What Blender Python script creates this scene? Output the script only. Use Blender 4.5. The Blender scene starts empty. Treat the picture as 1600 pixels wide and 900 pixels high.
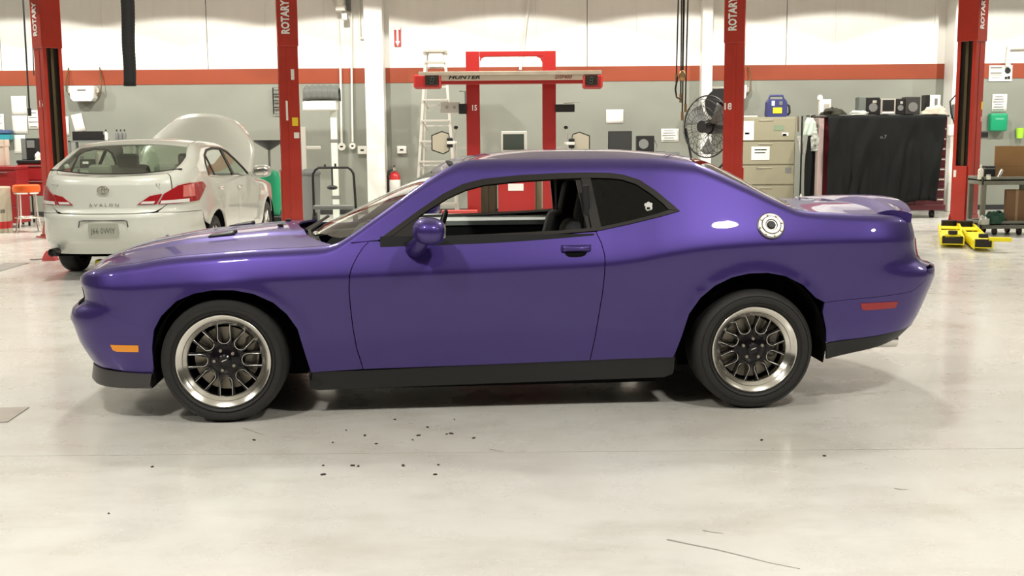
import bpy, bmesh, math, random
from mathutils import Vector, Matrix
from mathutils.noise import noise as vnoise
random.seed(7)
scene = bpy.context.scene
COL = scene.collection

# ---------------------------------------------------------------- camera
FPX, CAMH, PITCH, ROLL = 1750.0, 1.55, math.atan((450-211)/1750.0), 0.0075
cF = Vector((0, math.cos(PITCH), -math.sin(PITCH)))
cU0 = Vector((0, math.sin(PITCH), math.cos(PITCH)))
cR0 = Vector((1, 0, 0))
cR = cR0*math.cos(ROLL) - cU0*math.sin(ROLL)
cU = cU0*math.cos(ROLL) + cR0*math.sin(ROLL)
cam_data = bpy.data.cameras.new('camera')
cam = bpy.data.objects.new('camera', cam_data)
COL.objects.link(cam)
cam_data.sensor_width = 36.0
cam_data.lens = FPX/1600*36.0
cam_data.clip_end = 200
m = Matrix((cR, cU, -cF)).transposed().to_4x4()
m.translation = Vector((0, 0, CAMH))
cam.matrix_world = m
scene.camera = cam

# ---------------------------------------------------------------- light
scene.view_settings.view_transform = 'Standard'
scene.view_settings.look = 'None'
scene.view_settings.exposure = -0.2
scene.view_settings.gamma = 1.0
world = bpy.data.worlds.new('world')
scene.world = world
world.use_nodes = True
world.node_tree.nodes['Background'].inputs[0].default_value = (0.02, 0.02, 0.02, 1)
LAMP_COL = (1.0, 0.965, 0.885)

def area_lamp(name, loc, power, size, spread=150):
    d = bpy.data.lights.new(name, 'AREA')
    d.shape = 'DISK'; d.size = size; d.energy = power; d.color = LAMP_COL
    d.spread = math.radians(spread)
    o = bpy.data.objects.new(name, d); COL.objects.link(o)
    o.location = loc
    return o

def spot_lamp(name, loc, power, cone, blend=0.05, radius=0.07):
    d = bpy.data.lights.new(name, 'SPOT')
    d.energy = power; d.color = LAMP_COL; d.spot_size = math.radians(cone)
    d.spot_blend = blend; d.shadow_soft_size = radius
    o = bpy.data.objects.new(name, d); COL.objects.link(o)
    o.location = loc
    return o

for lx in (-7.2, -2.4, 2.4, 7.2):                     # rows of high-bay lamps over the shop
    area_lamp('high_bay_lamp', (lx, 2.7, 5.2), 186, 0.5, 160)
for lx in (-9.0, -3.0, 3.0, 9.0):
    area_lamp('high_bay_lamp', (lx, 10.2, 5.1), 185, 0.5, 160)
for lx in (-12.8, -9.6, -6.4, -3.2, 0.0, 3.2, 6.4, 9.6, 12.8):        # row along the back wall, its reflectors cut the light off above
    spot_lamp('wall_side_lamp', (lx, 18.7, 5.0), 760, 129).rotation_euler = (math.radians(9), 0, 0)

# ---------------------------------------------------------------- helpers
def at(px, py, Y):
    """world point seen at photo pixel (px, py) on the vertical plane at depth Y"""
    r = cR*((px-800)/FPX) + cU*((450-py)/FPX) + cF
    return Vector((0, 0, CAMH)) + r*(Y/r.y)

def X(px, Y, py=211): return at(px, py, Y).x
def Z(px, py, Y): return at(px, py, Y).z

MATS = {}
def mat(name, col, rough=0.5, metal=0.0, coat=0.0, var=0.0, scale=6.0, bump=0.0, trans=0.0, emit=0.0, ior=1.45, alpha=1.0, spec=None, stretch=(1, 1, 1), coat_rough=0.03):
    if name in MATS: return MATS[name]
    M = bpy.data.materials.new(name); M.use_nodes = True
    nt = M.node_tree; b = nt.nodes['Principled BSDF']
    c = (*col, 1) if len(col) == 3 else col
    b.inputs['Base Color'].default_value = c
    b.inputs['Roughness'].default_value = rough
    b.inputs['Metallic'].default_value = metal
    b.inputs['Coat Weight'].default_value = coat
    b.inputs['Coat Roughness'].default_value = coat_rough
    b.inputs['Transmission Weight'].default_value = trans
    b.inputs['IOR'].default_value = ior
    b.inputs['Alpha'].default_value = alpha
    if spec is not None: b.inputs['Specular IOR Level'].default_value = spec
    if emit:
        b.inputs['Emission Color'].default_value = c; b.inputs['Emission Strength'].default_value = emit
    if var or bump:
        tc = nt.nodes.new('ShaderNodeTexCoord'); mp = nt.nodes.new('ShaderNodeMapping')
        mp.inputs['Scale'].default_value = stretch
        nz = nt.nodes.new('ShaderNodeTexNoise'); nz.inputs['Scale'].default_value = scale; nz.inputs['Detail'].default_value = 6
        nt.links.new(tc.outputs['Object'], mp.inputs['Vector']); nt.links.new(mp.outputs[0], nz.inputs['Vector'])
        if var:
            cr = nt.nodes.new('ShaderNodeValToRGB')
            cr.color_ramp.elements[0].position = 0.3; cr.color_ramp.elements[1].position = 0.7
            cr.color_ramp.elements[0].color = tuple(max(0, v*(1-var)) for v in c[:3])+(1,)
            cr.color_ramp.elements[1].color = tuple(min(1, v*(1+var*0.6)) for v in c[:3])+(1,)
            nt.links.new(nz.outputs['Fac'], cr.inputs[0]); nt.links.new(cr.outputs[0], b.inputs['Base Color'])
        if bump:
            bp = nt.nodes.new('ShaderNodeBump'); bp.inputs['Strength'].default_value = bump; bp.inputs['Distance'].default_value = 0.01
            nt.links.new(nz.outputs['Fac'], bp.inputs['Height']); nt.links.new(bp.outputs[0], b.inputs['Normal'])
    MATS[name] = M
    return M

class MB:
    """collects shapes into one mesh"""
    def __init__(s): s.b = bmesh.new()
    def _xf(s, vs, rot, loc):
        if rot is not None:
            R = Matrix.Rotation(rot[2], 3, 'Z') @ Matrix.Rotation(rot[1], 3, 'Y') @ Matrix.Rotation(rot[0], 3, 'X')
            for v in vs: v.co = R @ v.co
        for v in vs: v.co += Vector(loc)
    def box(s, c, d, bev=0.0, rot=None, seg=1):
        g = bmesh.ops.create_cube(s.b, size=1.0); vs = g['verts']
        for v in vs: v.co = Vector((v.co.x*d[0], v.co.y*d[1], v.co.z*d[2]))
        if bev > 0:
            es = list({e for v in vs for e in v.link_edges})
            r = bmesh.ops.bevel(s.b, geom=es, offset=min(bev, 0.49*min(d)), segments=seg, affect='EDGES', profile=0.5)
            vs = list({v for f in r['faces'] for v in f.verts} | {v for v in vs if v.is_valid})
        s._xf(vs, rot, c); return s
    def box2(s, p, q, bev=0.0):
        return s.box([(p[i]+q[i])/2 for i in range(3)], [abs(q[i]-p[i]) for i in range(3)], bev)
    def cyl(s, p, q, r, r2=None, n=16, caps=True):
        p, q = Vector(p), Vector(q); d = q-p
        g = bmesh.ops.create_cone(s.b, cap_ends=caps, segments=n, radius1=r, radius2=r if r2 is None else r2, depth=d.length)
        R = Vector((0, 0, 1)).rotation_difference(d.normalized()).to_matrix()
        for v in g['verts']: v.co = R @ v.co + (p+q)/2
        return s
    def tube(s, pts, r, n=8, closed=False, radii=None):
        pts = [Vector(p) for p in pts]; rings = []
        N = len(pts); up = None
        for i, p in enumerate(pts):
            a = pts[i-1] if (i or closed) else p; c = pts[(i+1) % N] if (i < N-1 or closed) else p
            t = (c-a).normalized()
            if up is None:
                up = t.orthogonal().normalized()
            up = (up - t*up.dot(t)).normalized() if (up - t*up.dot(t)).length > 1e-6 else t.orthogonal().normalized()
            w = t.cross(up); rr = radii[i] if radii else r
            rings.append([s.b.verts.new(p + (up*math.cos(k*2*math.pi/n) + w*math.sin(k*2*math.pi/n))*rr) for k in range(n)])
        for i in range(N if closed else N-1):
            A, B = rings[i], rings[(i+1) % N]
            for k in range(n): s.b.faces.new((A[k], A[(k+1) % n], B[(k+1) % n], B[k]))
        if not closed:
            s.b.faces.new(rings[0][::-1]); s.b.faces.new(rings[-1])
        return s
    def lathe(s, prof, c=(0, 0, 0), axis='Z', n=32, closed=False, caps=True):
        """prof: (radius, height) list revolved about the axis through c"""
        c = Vector(c); rings = []
        for r, h in prof:
            ring = []
            for k in range(n):
                a = 2*math.pi*k/n; u, v = r*math.cos(a), r*math.sin(a)
                co = {'Z': (u, v, h), 'Y': (u, h, -v), 'X': (h, u, v)}[axis]
                ring.append(s.b.verts.new(c+Vector(co)))
            rings.append(ring)
        M = len(rings)
        for i in range(M if closed else M-1):
            A, B = rings[i], rings[(i+1) % M]
            for k in range(n): s.b.faces.new((A[k], A[(k+1) % n], B[(k+1) % n], B[k]))
        if not closed and caps:
            if prof[0][0] > 1e-5: s.b.faces.new(rings[0][::-1])
            if prof[-1][0] > 1e-5: s.b.faces.new(rings[-1])
        bmesh.ops.remove_doubles(s.b, verts=[v for r in rings for v in r], dist=1e-6)
        return s
    def prism(s, poly, axis, a, b):
        """2D polygon extruded along axis from a to b; poly in the other two axes' order"""
        def P(u, v, w): return {'X': (w, u, v), 'Y': (u, w, v), 'Z': (u, v, w)}[axis]
        A = [s.b.verts.new(P(u, v, a)) for u, v in poly]; B = [s.b.verts.new(P(u, v, b)) for u, v in poly]
        n = len(poly)
        s.b.faces.new(A[::-1]); s.b.faces.new(B)
        for k in range(n): s.b.faces.new((A[k], A[(k+1) % n], B[(k+1) % n], B[k]))
        return s
    def ball(s, c, d, n=16, sq=1.0, rot=None):
        g = bmesh.ops.create_uvsphere(s.b, u_segments=n, v_segments=max(6, n//2), radius=1.0)
        f = lambda t: math.copysign(abs(t)**sq, t)
        for v in g['verts']:
            v.co = Vector((f(v.co.x)*d[0]/2, f(v.co.y)*d[1]/2, f(v.co.z)*d[2]/2))
        s._xf(g['verts'], rot, c); return s
    def grid(s, fn, nu, nv):
        """surface fn(u,v) for u,v in 0..1"""
        V = [[s.b.verts.new(fn(i/nu, j/nv)) for j in range(nv+1)] for i in range(nu+1)]
        for i in range(nu):
            for j in range(nv): s.b.faces.new((V[i][j], V[i+1][j], V[i+1][j+1], V[i][j+1]))
        return s
    def build(s, name, material, parent=None, smooth=35, recalc=True, thick=0.0, loc=None, label=None):
        if recalc: bmesh.ops.recalc_face_normals(s.b, faces=s.b.faces[:])
        me = bpy.data.meshes.new(name); s.b.to_mesh(me); s.b.free()
        return link_mesh(name, me, material, parent, smooth, thick, loc, label)

def link_mesh(name, me, material, parent=None, smooth=35, thick=0.0, loc=None, label=None):
    for mm in (material if isinstance(material, (list, tuple)) else [material]): me.materials.append(mm)
    if smooth:
        me.polygons.foreach_set('use_smooth', [True]*len(me.polygons))
        me.set_sharp_from_angle(angle=math.radians(smooth))
    o = bpy.data.objects.new(name, me); COL.objects.link(o)
    if parent is not None: o.parent = parent
    if loc is not None: o.location = loc
    if thick:
        md = o.modifiers.new('thickness', 'SOLIDIFY'); md.thickness = thick; md.offset = -1
    if label: o['label'] = label
    return o

def thing(name, label, cat, loc=(0, 0, 0), rz=0.0, group=None):
    o = bpy.data.objects.new(name, None); COL.objects.link(o)
    o.location = loc; o.rotation_euler = (0, 0, rz); o.empty_display_size = 0.1
    o['label'] = label; o['category'] = cat
    if group: o['group'] = group
    return o
def tag(o, label, cat, group=None):
    o['label'] = label; o['category'] = cat
    if group: o['group'] = group
    return o
def struct(o, label):
    o['kind'] = 'structure'; o['label'] = label
    return o
def copy_tree(o, parent=None):
    c = o.copy(); COL.objects.link(c)
    if parent is not None: c.parent = parent
    for ch in list(o.children): copy_tree(ch, c)
    return c

def text_mesh(name, body, size, material, parent=None, loc=(0, 0, 0), rot=(math.pi/2, 0, 0), depth=0.002, align='CENTER', shear=0.0, sx=1.0, bold=0.0, label=None):
    cu = bpy.data.curves.new(name, 'FONT'); cu.body = body; cu.size = size; cu.extrude = depth
    cu.align_x = align; cu.align_y = 'CENTER'; cu.shear = shear; cu.offset = bold; cu.resolution_u = 2
    t = bpy.data.objects.new(name, cu); COL.objects.link(t)
    dg = bpy.context.evaluated_depsgraph_get()
    me = bpy.data.meshes.new_from_object(t.evaluated_get(dg))
    bpy.data.objects.remove(t); bpy.data.curves.remove(cu)
    me.name = name; me.materials.clear()
    for v in me.vertices: v.co.x *= sx
    o = link_mesh(name, me, material, parent, 0, 0, loc, label)
    o.rotation_euler = rot
    return o

# ---------------------------------------------------------------- room shell
YW = 22.4                                    # back wall
XL, XR, YB, ZC = -15.0, 15.0, -9.0, 6.6
def slab_mat():
    M = bpy.data.materials.new('sealed_concrete'); M.use_nodes = True
    nt = M.node_tree; b = nt.nodes['Principled BSDF']; L = nt.links.new
    tc = nt.nodes.new('ShaderNodeTexCoord')
    def noise(scale, detail=8, rough=0.6, sc=(1, 1, 1)):
        mp = nt.nodes.new('ShaderNodeMapping'); mp.inputs['Scale'].default_value = sc
        L(tc.outputs['Object'], mp.inputs['Vector'])
        n = nt.nodes.new('ShaderNodeTexNoise'); n.inputs['Scale'].default_value = scale
        n.inputs['Detail'].default_value = detail; n.inputs['Roughness'].default_value = rough
        L(mp.outputs[0], n.inputs['Vector']); return n.outputs['Fac']
    def ramp(f, p0, p1, c0, c1):
        r = nt.nodes.new('ShaderNodeValToRGB'); e = r.color_ramp.elements
        e[0].position = p0; e[1].position = p1; e[0].color = c0; e[1].color = c1
        L(f, r.inputs[0]); return r.outputs[0]
    def mul(a, c2, fac=1.0):
        mx = nt.nodes.new('ShaderNodeMix'); mx.data_type = 'RGBA'; mx.blend_type = 'MULTIPLY'; mx.inputs[0].default_value = fac
        L(a, mx.inputs[6]); L(c2, mx.inputs[7]); return mx.outputs[2]
    base = ramp(noise(0.55), 0.32, 0.7, (0.60, 0.575, 0.52, 1), (0.72, 0.72, 0.685, 1))
    st = ramp(noise(2.2, 10, 0.7, (0.55, 1.3, 1)), 0.3, 0.52, (0.83, 0.81, 0.77, 1), (1, 1, 1, 1))
    fine = ramp(noise(26, 8, 0.7), 0.27, 0.42, (0.86, 0.85, 0.82, 1), (1, 1, 1, 1))
    c = mul(mul(base, st, 0.8), fine, 0.5)
    L(c, b.inputs['Base Color'])
    rr = ramp(noise(3.0, 8), 0.3, 0.7, (0.22, 0.22, 0.22, 1), (0.38, 0.38, 0.38, 1))
    L(rr, b.inputs['Roughness'])
    b.inputs['Coat Weight'].default_value = 0.35; b.inputs['Coat Roughness'].default_value = 0.12
    return M
M_FLOOR = slab_mat()
M_GROUT = mat('joint_filler', (0.10, 0.09, 0.08), 0.9)
fl = struct(MB().box2((XL, YB, -0.25), (XR, YW, -0.02)).build('floor', M_GROUT), 'pale sealed concrete workshop floor under the cars')
for y0, y1 in ((YB, 5.36), (5.366, 13.6), (13.606, YW)):
    def wob(y): return y
    MB().box2((XL, y0, -0.03), (XR, y1, 0.0)).build('floor_slab', M_FLOOR, fl, 0)
M_WHITE = mat('white_liner_panel', (0.80, 0.79, 0.74), 0.45, var=0.03, scale=1.5, stretch=(6, 1, 0.4))
M_GREY = mat('grey_wall_paint', (0.25, 0.262, 0.222), 0.5, var=0.06, scale=1.2)
M_ORANGE = mat('orange_stripe_paint', (0.275, 0.052, 0.019), 0.45, var=0.05, scale=2)
M_COLUMN = mat('white_column_paint', (0.82, 0.82, 0.77), 0.4, var=0.03, scale=2)
M_SHELL = mat('shop_wall_paint', (0.22, 0.215, 0.20), 0.6)
M_CEIL = mat('ceiling_liner', (0.70, 0.69, 0.64), 0.6)
ZS0, ZS1 = 2.585, 2.875                      # orange stripe
wb_ = struct(MB().box2((XL, YW, 0), (XR, YW+0.2, ZS1)).build('wall_back', M_GREY), 'grey painted lower half of the back wall')
up = struct(MB().box2((XL, YW+0.05, ZS1), (XR, YW+0.2, ZC)).build('wall_back_upper', M_WHITE), 'white metal lined upper back wall above the orange stripe')
seams = [XL, X(-290, YW), X(10, YW), X(330, YW), X(602, YW), X(917, YW), X(1225, YW), X(1530, YW), X(1830, YW), XR]
for a, b in zip(seams, seams[1:]):
    m_ = MB().box2((a+0.008, YW-0.004, ZS1), (b-0.008, YW+0.06, ZC))
    n = max(2, int((b-a)/0.9))
    for k in range(1, n):                    # folded ribs
        m_.box2((a+(b-a)*k/n-0.012, YW-0.016, ZS1), (a+(b-a)*k/n+0.012, YW, ZC), 0.006)
    m_.build('liner_panel', M_WHITE, up, 0)
struct(MB().box2((XL, YW-0.012, ZS0), (XR, YW+0.03, ZS1)).build('trim_1', M_ORANGE), 'orange band running along the back wall')
struct(MB().box2((XL, YW-0.014, 0), (XR, YW, 0.10), 0.005).build('baseboard_back', mat('black_cove_base', (0.03, 0.03, 0.03), 0.5)), 'dark cove base along the foot of the back wall')
for i, (a, b, yy, side) in enumerate(((572.5, 601, 22.0, 'left of the wheel alignment gantry'), (1095, 1111.5, 22.15, 'behind the black pedestal fan'), (1484.5, 1512, 21.95, 'behind the right end lift post'))):
    o = MB().box2((X(a, yy), yy-0.02, 0), (X(b, yy), YW, ZC), 0.01).build('trim_%d' % (i+2), M_COLUMN)
    struct(o, 'white steel wall column '+side)
struct(MB().box2((XL-0.2, YB, 0), (XL, YW, ZC)).build('wall_left', M_SHELL), 'plain side wall of the shop beyond the left edge')
struct(MB().box2((XR, YB, 0), (XR+0.2, YW, ZC)).build('wall_right', M_SHELL), 'plain side wall of the shop beyond the right edge')
struct(MB().box2((XL, YB-0.2, 0), (XR, YB, ZC)).build('wall_front', M_SHELL), 'plain wall of the shop behind the viewer')
struct(MB().box2((XL, YB, ZC), (XR, YW+0.2, ZC+0.2)).build('ceiling', M_CEIL), 'workshop ceiling above the lamps')
# ---------------------------------------------------------------- car skins
def lin(tab, x):
    if x <= tab[0][0]: return tab[0][1]
    for (a, b), (c, d) in zip(tab, tab[1:]):
        if x <= c: return b+(d-b)*(x-a)/(c-a)
    return tab[-1][1]
class Curve1:
    """smooth monotone curve through a table"""
    def __init__(s, tab):
        s.t = tab; n = len(tab); s.m = []
        for k in range(n):
            if k == 0: m_ = (tab[1][1]-tab[0][1])/(tab[1][0]-tab[0][0])
            elif k == n-1: m_ = (tab[-1][1]-tab[-2][1])/(tab[-1][0]-tab[-2][0])
            else:
                a = (tab[k][1]-tab[k-1][1])/(tab[k][0]-tab[k-1][0]); b = (tab[k+1][1]-tab[k][1])/(tab[k+1][0]-tab[k][0])
                m_ = 0 if a*b <= 0 else 2*a*b/(a+b)
            s.m.append(m_)
    def __call__(s, x):
        T = s.t
        if x <= T[0][0]: return T[0][1]
        if x >= T[-1][0]: return T[-1][1]
        i = 0
        while T[i+1][0] < x: i += 1
        h = T[i+1][0]-T[i][0]; t = (x-T[i][0])/h; t2 = t*t; t3 = t2*t
        return (2*t3-3*t2+1)*T[i][1]+(t3-2*t2+t)*h*s.m[i]+(3*t2-2*t3)*T[i+1][1]+(t3-t2)*h*s.m[i+1]
def softplus(d, k):
    t = d/k
    return d if t > 30 else (0.0 if t < -30 else k*math.log(1+math.exp(t)))
def smin(a, b, k): return a - softplus(a-b, k)

class Skin:
    """outer skin of a car: side(u,z) runs round the whole plan outline, top heights are plan functions.
    x: back along the car from the front axle, y: half width, z: up"""
    def __init__(s, **k):
        s.__dict__.update(k)
        for n in ('wc', 'zc', 'ztop', 'zbelt', 'xf', 'xr', 'R', 'slope'): setattr(s, n, Curve1(k[n]))
    def xnom(s, u):
        if u < s.u0: return s.u0-(s.u0-u)*s.cf
        if u > s.u1: return s.u1+(u-s.u1)*s.cr
        return u
    def A(s, x, z):
        zc = s.zc(x); up_ = softplus(z-zc, s.ck); dn = up_-(z-zc)
        c_ = min(up_, s.upc); y = s.wc(x)-s.lean*up_-s.lean2*c_*c_-2*s.lean2*s.upc*max(0.0, up_-s.upc)-s.low*dn-s.bot*max(0.0, s.zbot-z)**2
        for ax, az, ar, amp in s.arches:
            d = math.hypot(x-ax, z-az)-ar
            if z > 0.2 and d > -0.03: y += amp*math.exp(-(max(d, 0)/0.045)**2)
        return y
    def W(s, x, z):
        y = s.A(x, z); zb = s.zbelt(x)
        return smin(y, s.A(x, zb)+0.008-s.slope(x)*(z-zb), 0.012)
    def fil(s, x, z):
        zt, R = s.ztop(x), s.R(x)
        q = min(1.0, max(0.0, (z-(zt-R))/R))
        return R*(1-math.sqrt(max(0.0, 1-q*q)))
    def side(s, u, z):
        if s.u0 <= u <= s.u1: return Vector((u, s.W(u, z)-s.fil(u, z), z))
        xn = s.xnom(u); off = s.fil(xn, z)
        if u < s.u0: xs, xe, sg, t = s.u0, s.xf(z)+off, -1, min(1.0, s.u0-u)
        else: xs, xe, sg, t = s.u1, s.xr(z)-off, 1, min(1.0, u-s.u1)
        w = s.W(xs, z+s.zc(xs)-s.zc(xn))-off
        Lx = abs(xe-xs)
        P = ((xs, w), (xs+sg*s.k1*Lx, w-s.taper*Lx), (xe, s.k2*w), (xe, 0.0))
        b0, b1, b2, b3 = (1-t)**3, 3*t*(1-t)**2, 3*t*t*(1-t), t**3
        return Vector((b0*P[0][0]+b1*P[1][0]+b2*P[2][0]+b3*P[3][0], b0*P[0][1]+b1*P[1][1]+b2*P[2][1]+b3*P[3][1], z))
    def zeta(s, u, z):
        xn = s.xnom(u); zc, zt = s.zc(xn), s.ztop(xn)
        return z/zc if z <= zc else 1+(z-zc)/max(1e-4, zt-zc)
    def unzeta(s, u, q):
        xn = s.xnom(u); zc, zt = s.zc(xn), s.ztop(xn)
        return q*zc if q <= 1 else zc+(q-1)*(zt-zc)
    def shoulder(s):
        if not hasattr(s, '_sh'):
            us = [s.u0-1+i/40 for i in range(41)]+[s.u0+(s.u1-s.u0)*i/160 for i in range(1, 160)]+[s.u1+i/40 for i in range(41)]
            s._sh = [s.side(u, s.ztop(s.xnom(u))) for u in us]
            t = sorted((p.x, p.y, p.z) for p in s._sh)
            s._ye = [(a, b) for a, b, c in t]; s._ze = [(a, c) for a, b, c in t]
        return s._sh
    def edge(s, x):
        s.shoulder(); return lin(s._ye, x), lin(s._ze, x)

def cut_grid(outline, gu, gv):
    """planar polygon cut along grid lines; bmesh in the xy plane"""
    b = bmesh.new()
    vs = [b.verts.new((p[0], p[1], 0)) for p in outline]
    f = b.faces.new(vs)
    lo = [min(p[i] for p in outline) for i in (0, 1)]; hi = [max(p[i] for p in outline) for i in (0, 1)]
    for ax, g in ((0, gu), (1, gv)):
        for val in g:
            if lo[ax]+1e-4 < val < hi[ax]-1e-4:
                co = [0, 0, 0]; co[ax] = val; no = [0, 0, 0]; no[ax] = 1
                bmesh.ops.bisect_plane(b, geom=b.verts[:]+b.edges[:]+b.faces[:], dist=1e-6, plane_co=co, plane_no=no)
    bmesh.ops.remove_doubles(b, verts=b.verts[:], dist=2e-5)
    return b
def densify(pts, step=0.02):
    out = []
    for a, c in zip(pts, pts[1:]+pts[:1]):
        n = max(1, int(math.hypot(c[0]-a[0], c[1]-a[1])/step))
        out += [(a[0]+(c[0]-a[0])*k/n, a[1]+(c[1]-a[1])*k/n) for k in range(n)]
    return out
Q_SIDE = [i/16 for i in range(1, 14)]+[0.84, 0.88, 0.91, 0.935, 0.955, 0.97, 0.98, 0.99, 1.0, 1.012, 1.025, 1.045, 1.07, 1.1, 1.14]+[1.2+0.06*i for i in range(9)]+[1.71, 1.75, 1.79, 1.83, 1.865, 1.895, 1.92, 1.94, 1.957, 1.972, 1.985, 1.993]

def side_panel(sk, name, outline, material, parent, sgn=-1, off=0.0, thick=0.012, both=False, step=0.025, smooth=40, label=None, q_lines=Q_SIDE):
    """outline in (u, z) of the side view; sgn -1 is the side towards the camera"""
    pts = densify(outline)
    pts = [(u, min(2.0, sk.zeta(u, z))) for u, z in pts]
    clean = [pts[0]]
    for p in pts[1:]:
        if math.hypot(p[0]-clean[-1][0], p[1]-clean[-1][1]) > 1e-4: clean.append(p)
    ulo, uhi = min(p[0] for p in pts), max(p[0] for p in pts)
    gu = [ulo+step*i for i in range(1, int((uhi-ulo)/step)+1)]
    b = cut_grid(clean, gu, q_lines)
    P, N = {}, {}
    for v in b.verts:
        u, q = v.co.x, v.co.y
        z = sk.unzeta(u, q); p = sk.side(u, z); zt_ = sk.ztop(sk.xnom(u))
        e = 0.003; z1, z2 = min(zt_-1e-5, z+e), min(z, zt_-1e-5)-e
        u1, u2 = min(sk.u1+1, u+e), max(sk.u0-1, u-e)
        n = (sk.side(u, z1)-sk.side(u, z2)).cross(sk.side(u1, z)-sk.side(u2, z))
        n = n.normalized() if n.length > 1e-12 else Vector((0, 1, 0))
        if u1-u2 < 1.9*e and (u > sk.u1+.99 or u < sk.u0-.99): n = Vector((n.x, 0, n.z)).normalized()
        P[v] = p+n*off; N[v] = n
    return panel_mesh(b, name, P, N, material, parent, sgn, thick, both, label)
def panel_mesh(b, name, P, N, material, parent, sgn, thick, both, label):
    """panel from a cut grid with the true surface normals and a turned-in flange round its rim"""
    vi = {v: i for i, v in enumerate(b.verts)}
    S = [P[v] for v in b.verts]; SN = [N[v] for v in b.verts]
    F = [[vi[v] for v in f.verts] for f in b.faces]
    B = []
    for e in b.edges:
        if len(e.link_faces) == 1:
            i, j = vi[e.verts[0]], vi[e.verts[1]]
            f = F_idx = e.link_faces[0]; lp = [vi[v] for v in f.verts]
            k = lp.index(i)
            if lp[(k+1) % len(lp)] != j: i, j = j, i
            B.append((i, j))
    b.free()
    # orientation of the faces against their normals
    t = 0.0
    for f in F[:200]:
        a_, c_, d_ = S[f[0]], S[f[1]], S[f[2]]
        t += (c_-a_).cross(d_-a_).dot(SN[f[0]])
    flip0 = t < 0
    V, FN, FACES = [], [], []
    for side_ in ((sgn, -sgn) if both else (sgn,)):
        base = len(V)
        V += [Vector((p.x, p.y*side_, p.z)) for p in S]
        nn = [Vector((n.x, n.y*side_, n.z)) for n in SN]
        fl_ = flip0 != (side_ < 0)
        for f in F:
            g = f[::-1] if fl_ else f
            FACES.append([base+i for i in g]); FN.append([nn[i] for i in g])
        if thick > 0.006:
            for i, j in B:
                if both and abs(S[i].y) < 1e-4 and abs(S[j].y) < 1e-4: continue
                p, q = V[base+i], V[base+j]; m0 = len(V)
                V += [p, q, q-nn[j]*thick, p-nn[i]*thick]
                o_ = (q-p).cross((nn[i]+nn[j])*.5)
                o_ = o_.normalized() if o_.length > 1e-12 else nn[i]
                if fl_: o_ = -o_
                idx = [m0+1, m0, m0+3, m0+2]
                if fl_: idx = idx[::-1]
                FACES.append(idx); FN.append([o_]*4)
    me = bpy.data.meshes.new(name); me.from_pydata(V, [], FACES)
    me.polygons.foreach_set('use_smooth', [True]*len(me.polygons))
    me.normals_split_custom_set([tuple(n) for fn in FN for n in fn])
    me.update()
    me.materials.append(material)
    o = bpy.data.objects.new(name, me); COL.objects.link(o); o.parent = parent
    if label: o['label'] = label
    return o
def plan_panel(name, outline, zf, material, parent, thick=0.012, step=0.03, ystep=0.04, off=0.0, smooth=40, label=None):
    pts = densify(outline, 0.025)
    xs = [p[0] for p in pts]; ys = [p[1] for p in pts]
    gu = [min(xs)+step*i for i in range(1, int((max(xs)-min(xs))/step)+1)]
    gv = [ystep*i for i in range(-30, 31)]
    b = cut_grid(pts, gu, gv)
    P, N = {}, {}
    for v in b.verts:
        x, y = v.co.x, v.co.y; h = .004
        n = Vector((-(zf(x+h, y)-zf(x-h, y))/(2*h), -(zf(x, y+h)-zf(x, y-h))/(2*h), 1)).normalized()
        P[v] = Vector((x, y, zf(x, y)+off)); N[v] = n
    return panel_mesh(b, name, P, N, material, parent, 1, thick, False, label)
def mirror_y(pts): return pts+[(x, -y) for x, y in pts[::-1] if abs(y) > 1e-6]

# ---------------------------------------------------------------- materials of the cars
def car_paint(name, col, rough=0.35, metal=0.35, coat=1.0):
    M = mat(name, col, rough, metal, coat=coat, coat_rough=0.02)
    return M
M_PURPLE = car_paint('purple_pearl_paint', (0.066, 0.040, 0.222), metal=0.78, rough=0.44, coat=0.75)
M_BLACK = mat('black_plastic', (0.012, 0.012, 0.012), 0.45)
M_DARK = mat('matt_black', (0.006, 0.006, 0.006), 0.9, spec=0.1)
M_TRIM = mat('black_window_trim', (0.014, 0.011, 0.009), 0.45, spec=0.3)
M_RUBBER = mat('tyre_rubber', (0.022, 0.021, 0.020), 0.62, bump=0.15, scale=60)
M_CHROME = mat('polished_aluminium', (0.90, 0.87, 0.82), 0.17, 1.0)
M_GLOSSBLK = mat('gloss_black_metal', (0.006, 0.005, 0.007), 0.2, 0.0, coat=0.3, spec=0.3)
M_STEEL = mat('brake_steel', (0.40, 0.36, 0.30), 0.4, 0.7)
M_GREYPL = mat('grey_plastic', (0.06, 0.055, 0.055), 0.35)
M_SEAT = mat('dark_seat_fabric', (0.018, 0.019, 0.021), 0.8, bump=0.1, scale=80)
M_SEATG = mat('grey_seat_fabric', (0.05, 0.055, 0.06), 0.8)
M_AMBER = mat('amber_lens', (0.95, 0.33, 0.01), 0.2, coat=0.5)
M_REDLENS = mat('red_lens', (0.34, 0.010, 0.014), 0.15, coat=0.6)
M_CLEARLENS = mat('clear_lens', (0.75, 0.72, 0.70), 0.12, coat=0.5)
M_WHITEP = mat('white_print', (0.85, 0.85, 0.82), 0.5)
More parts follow.
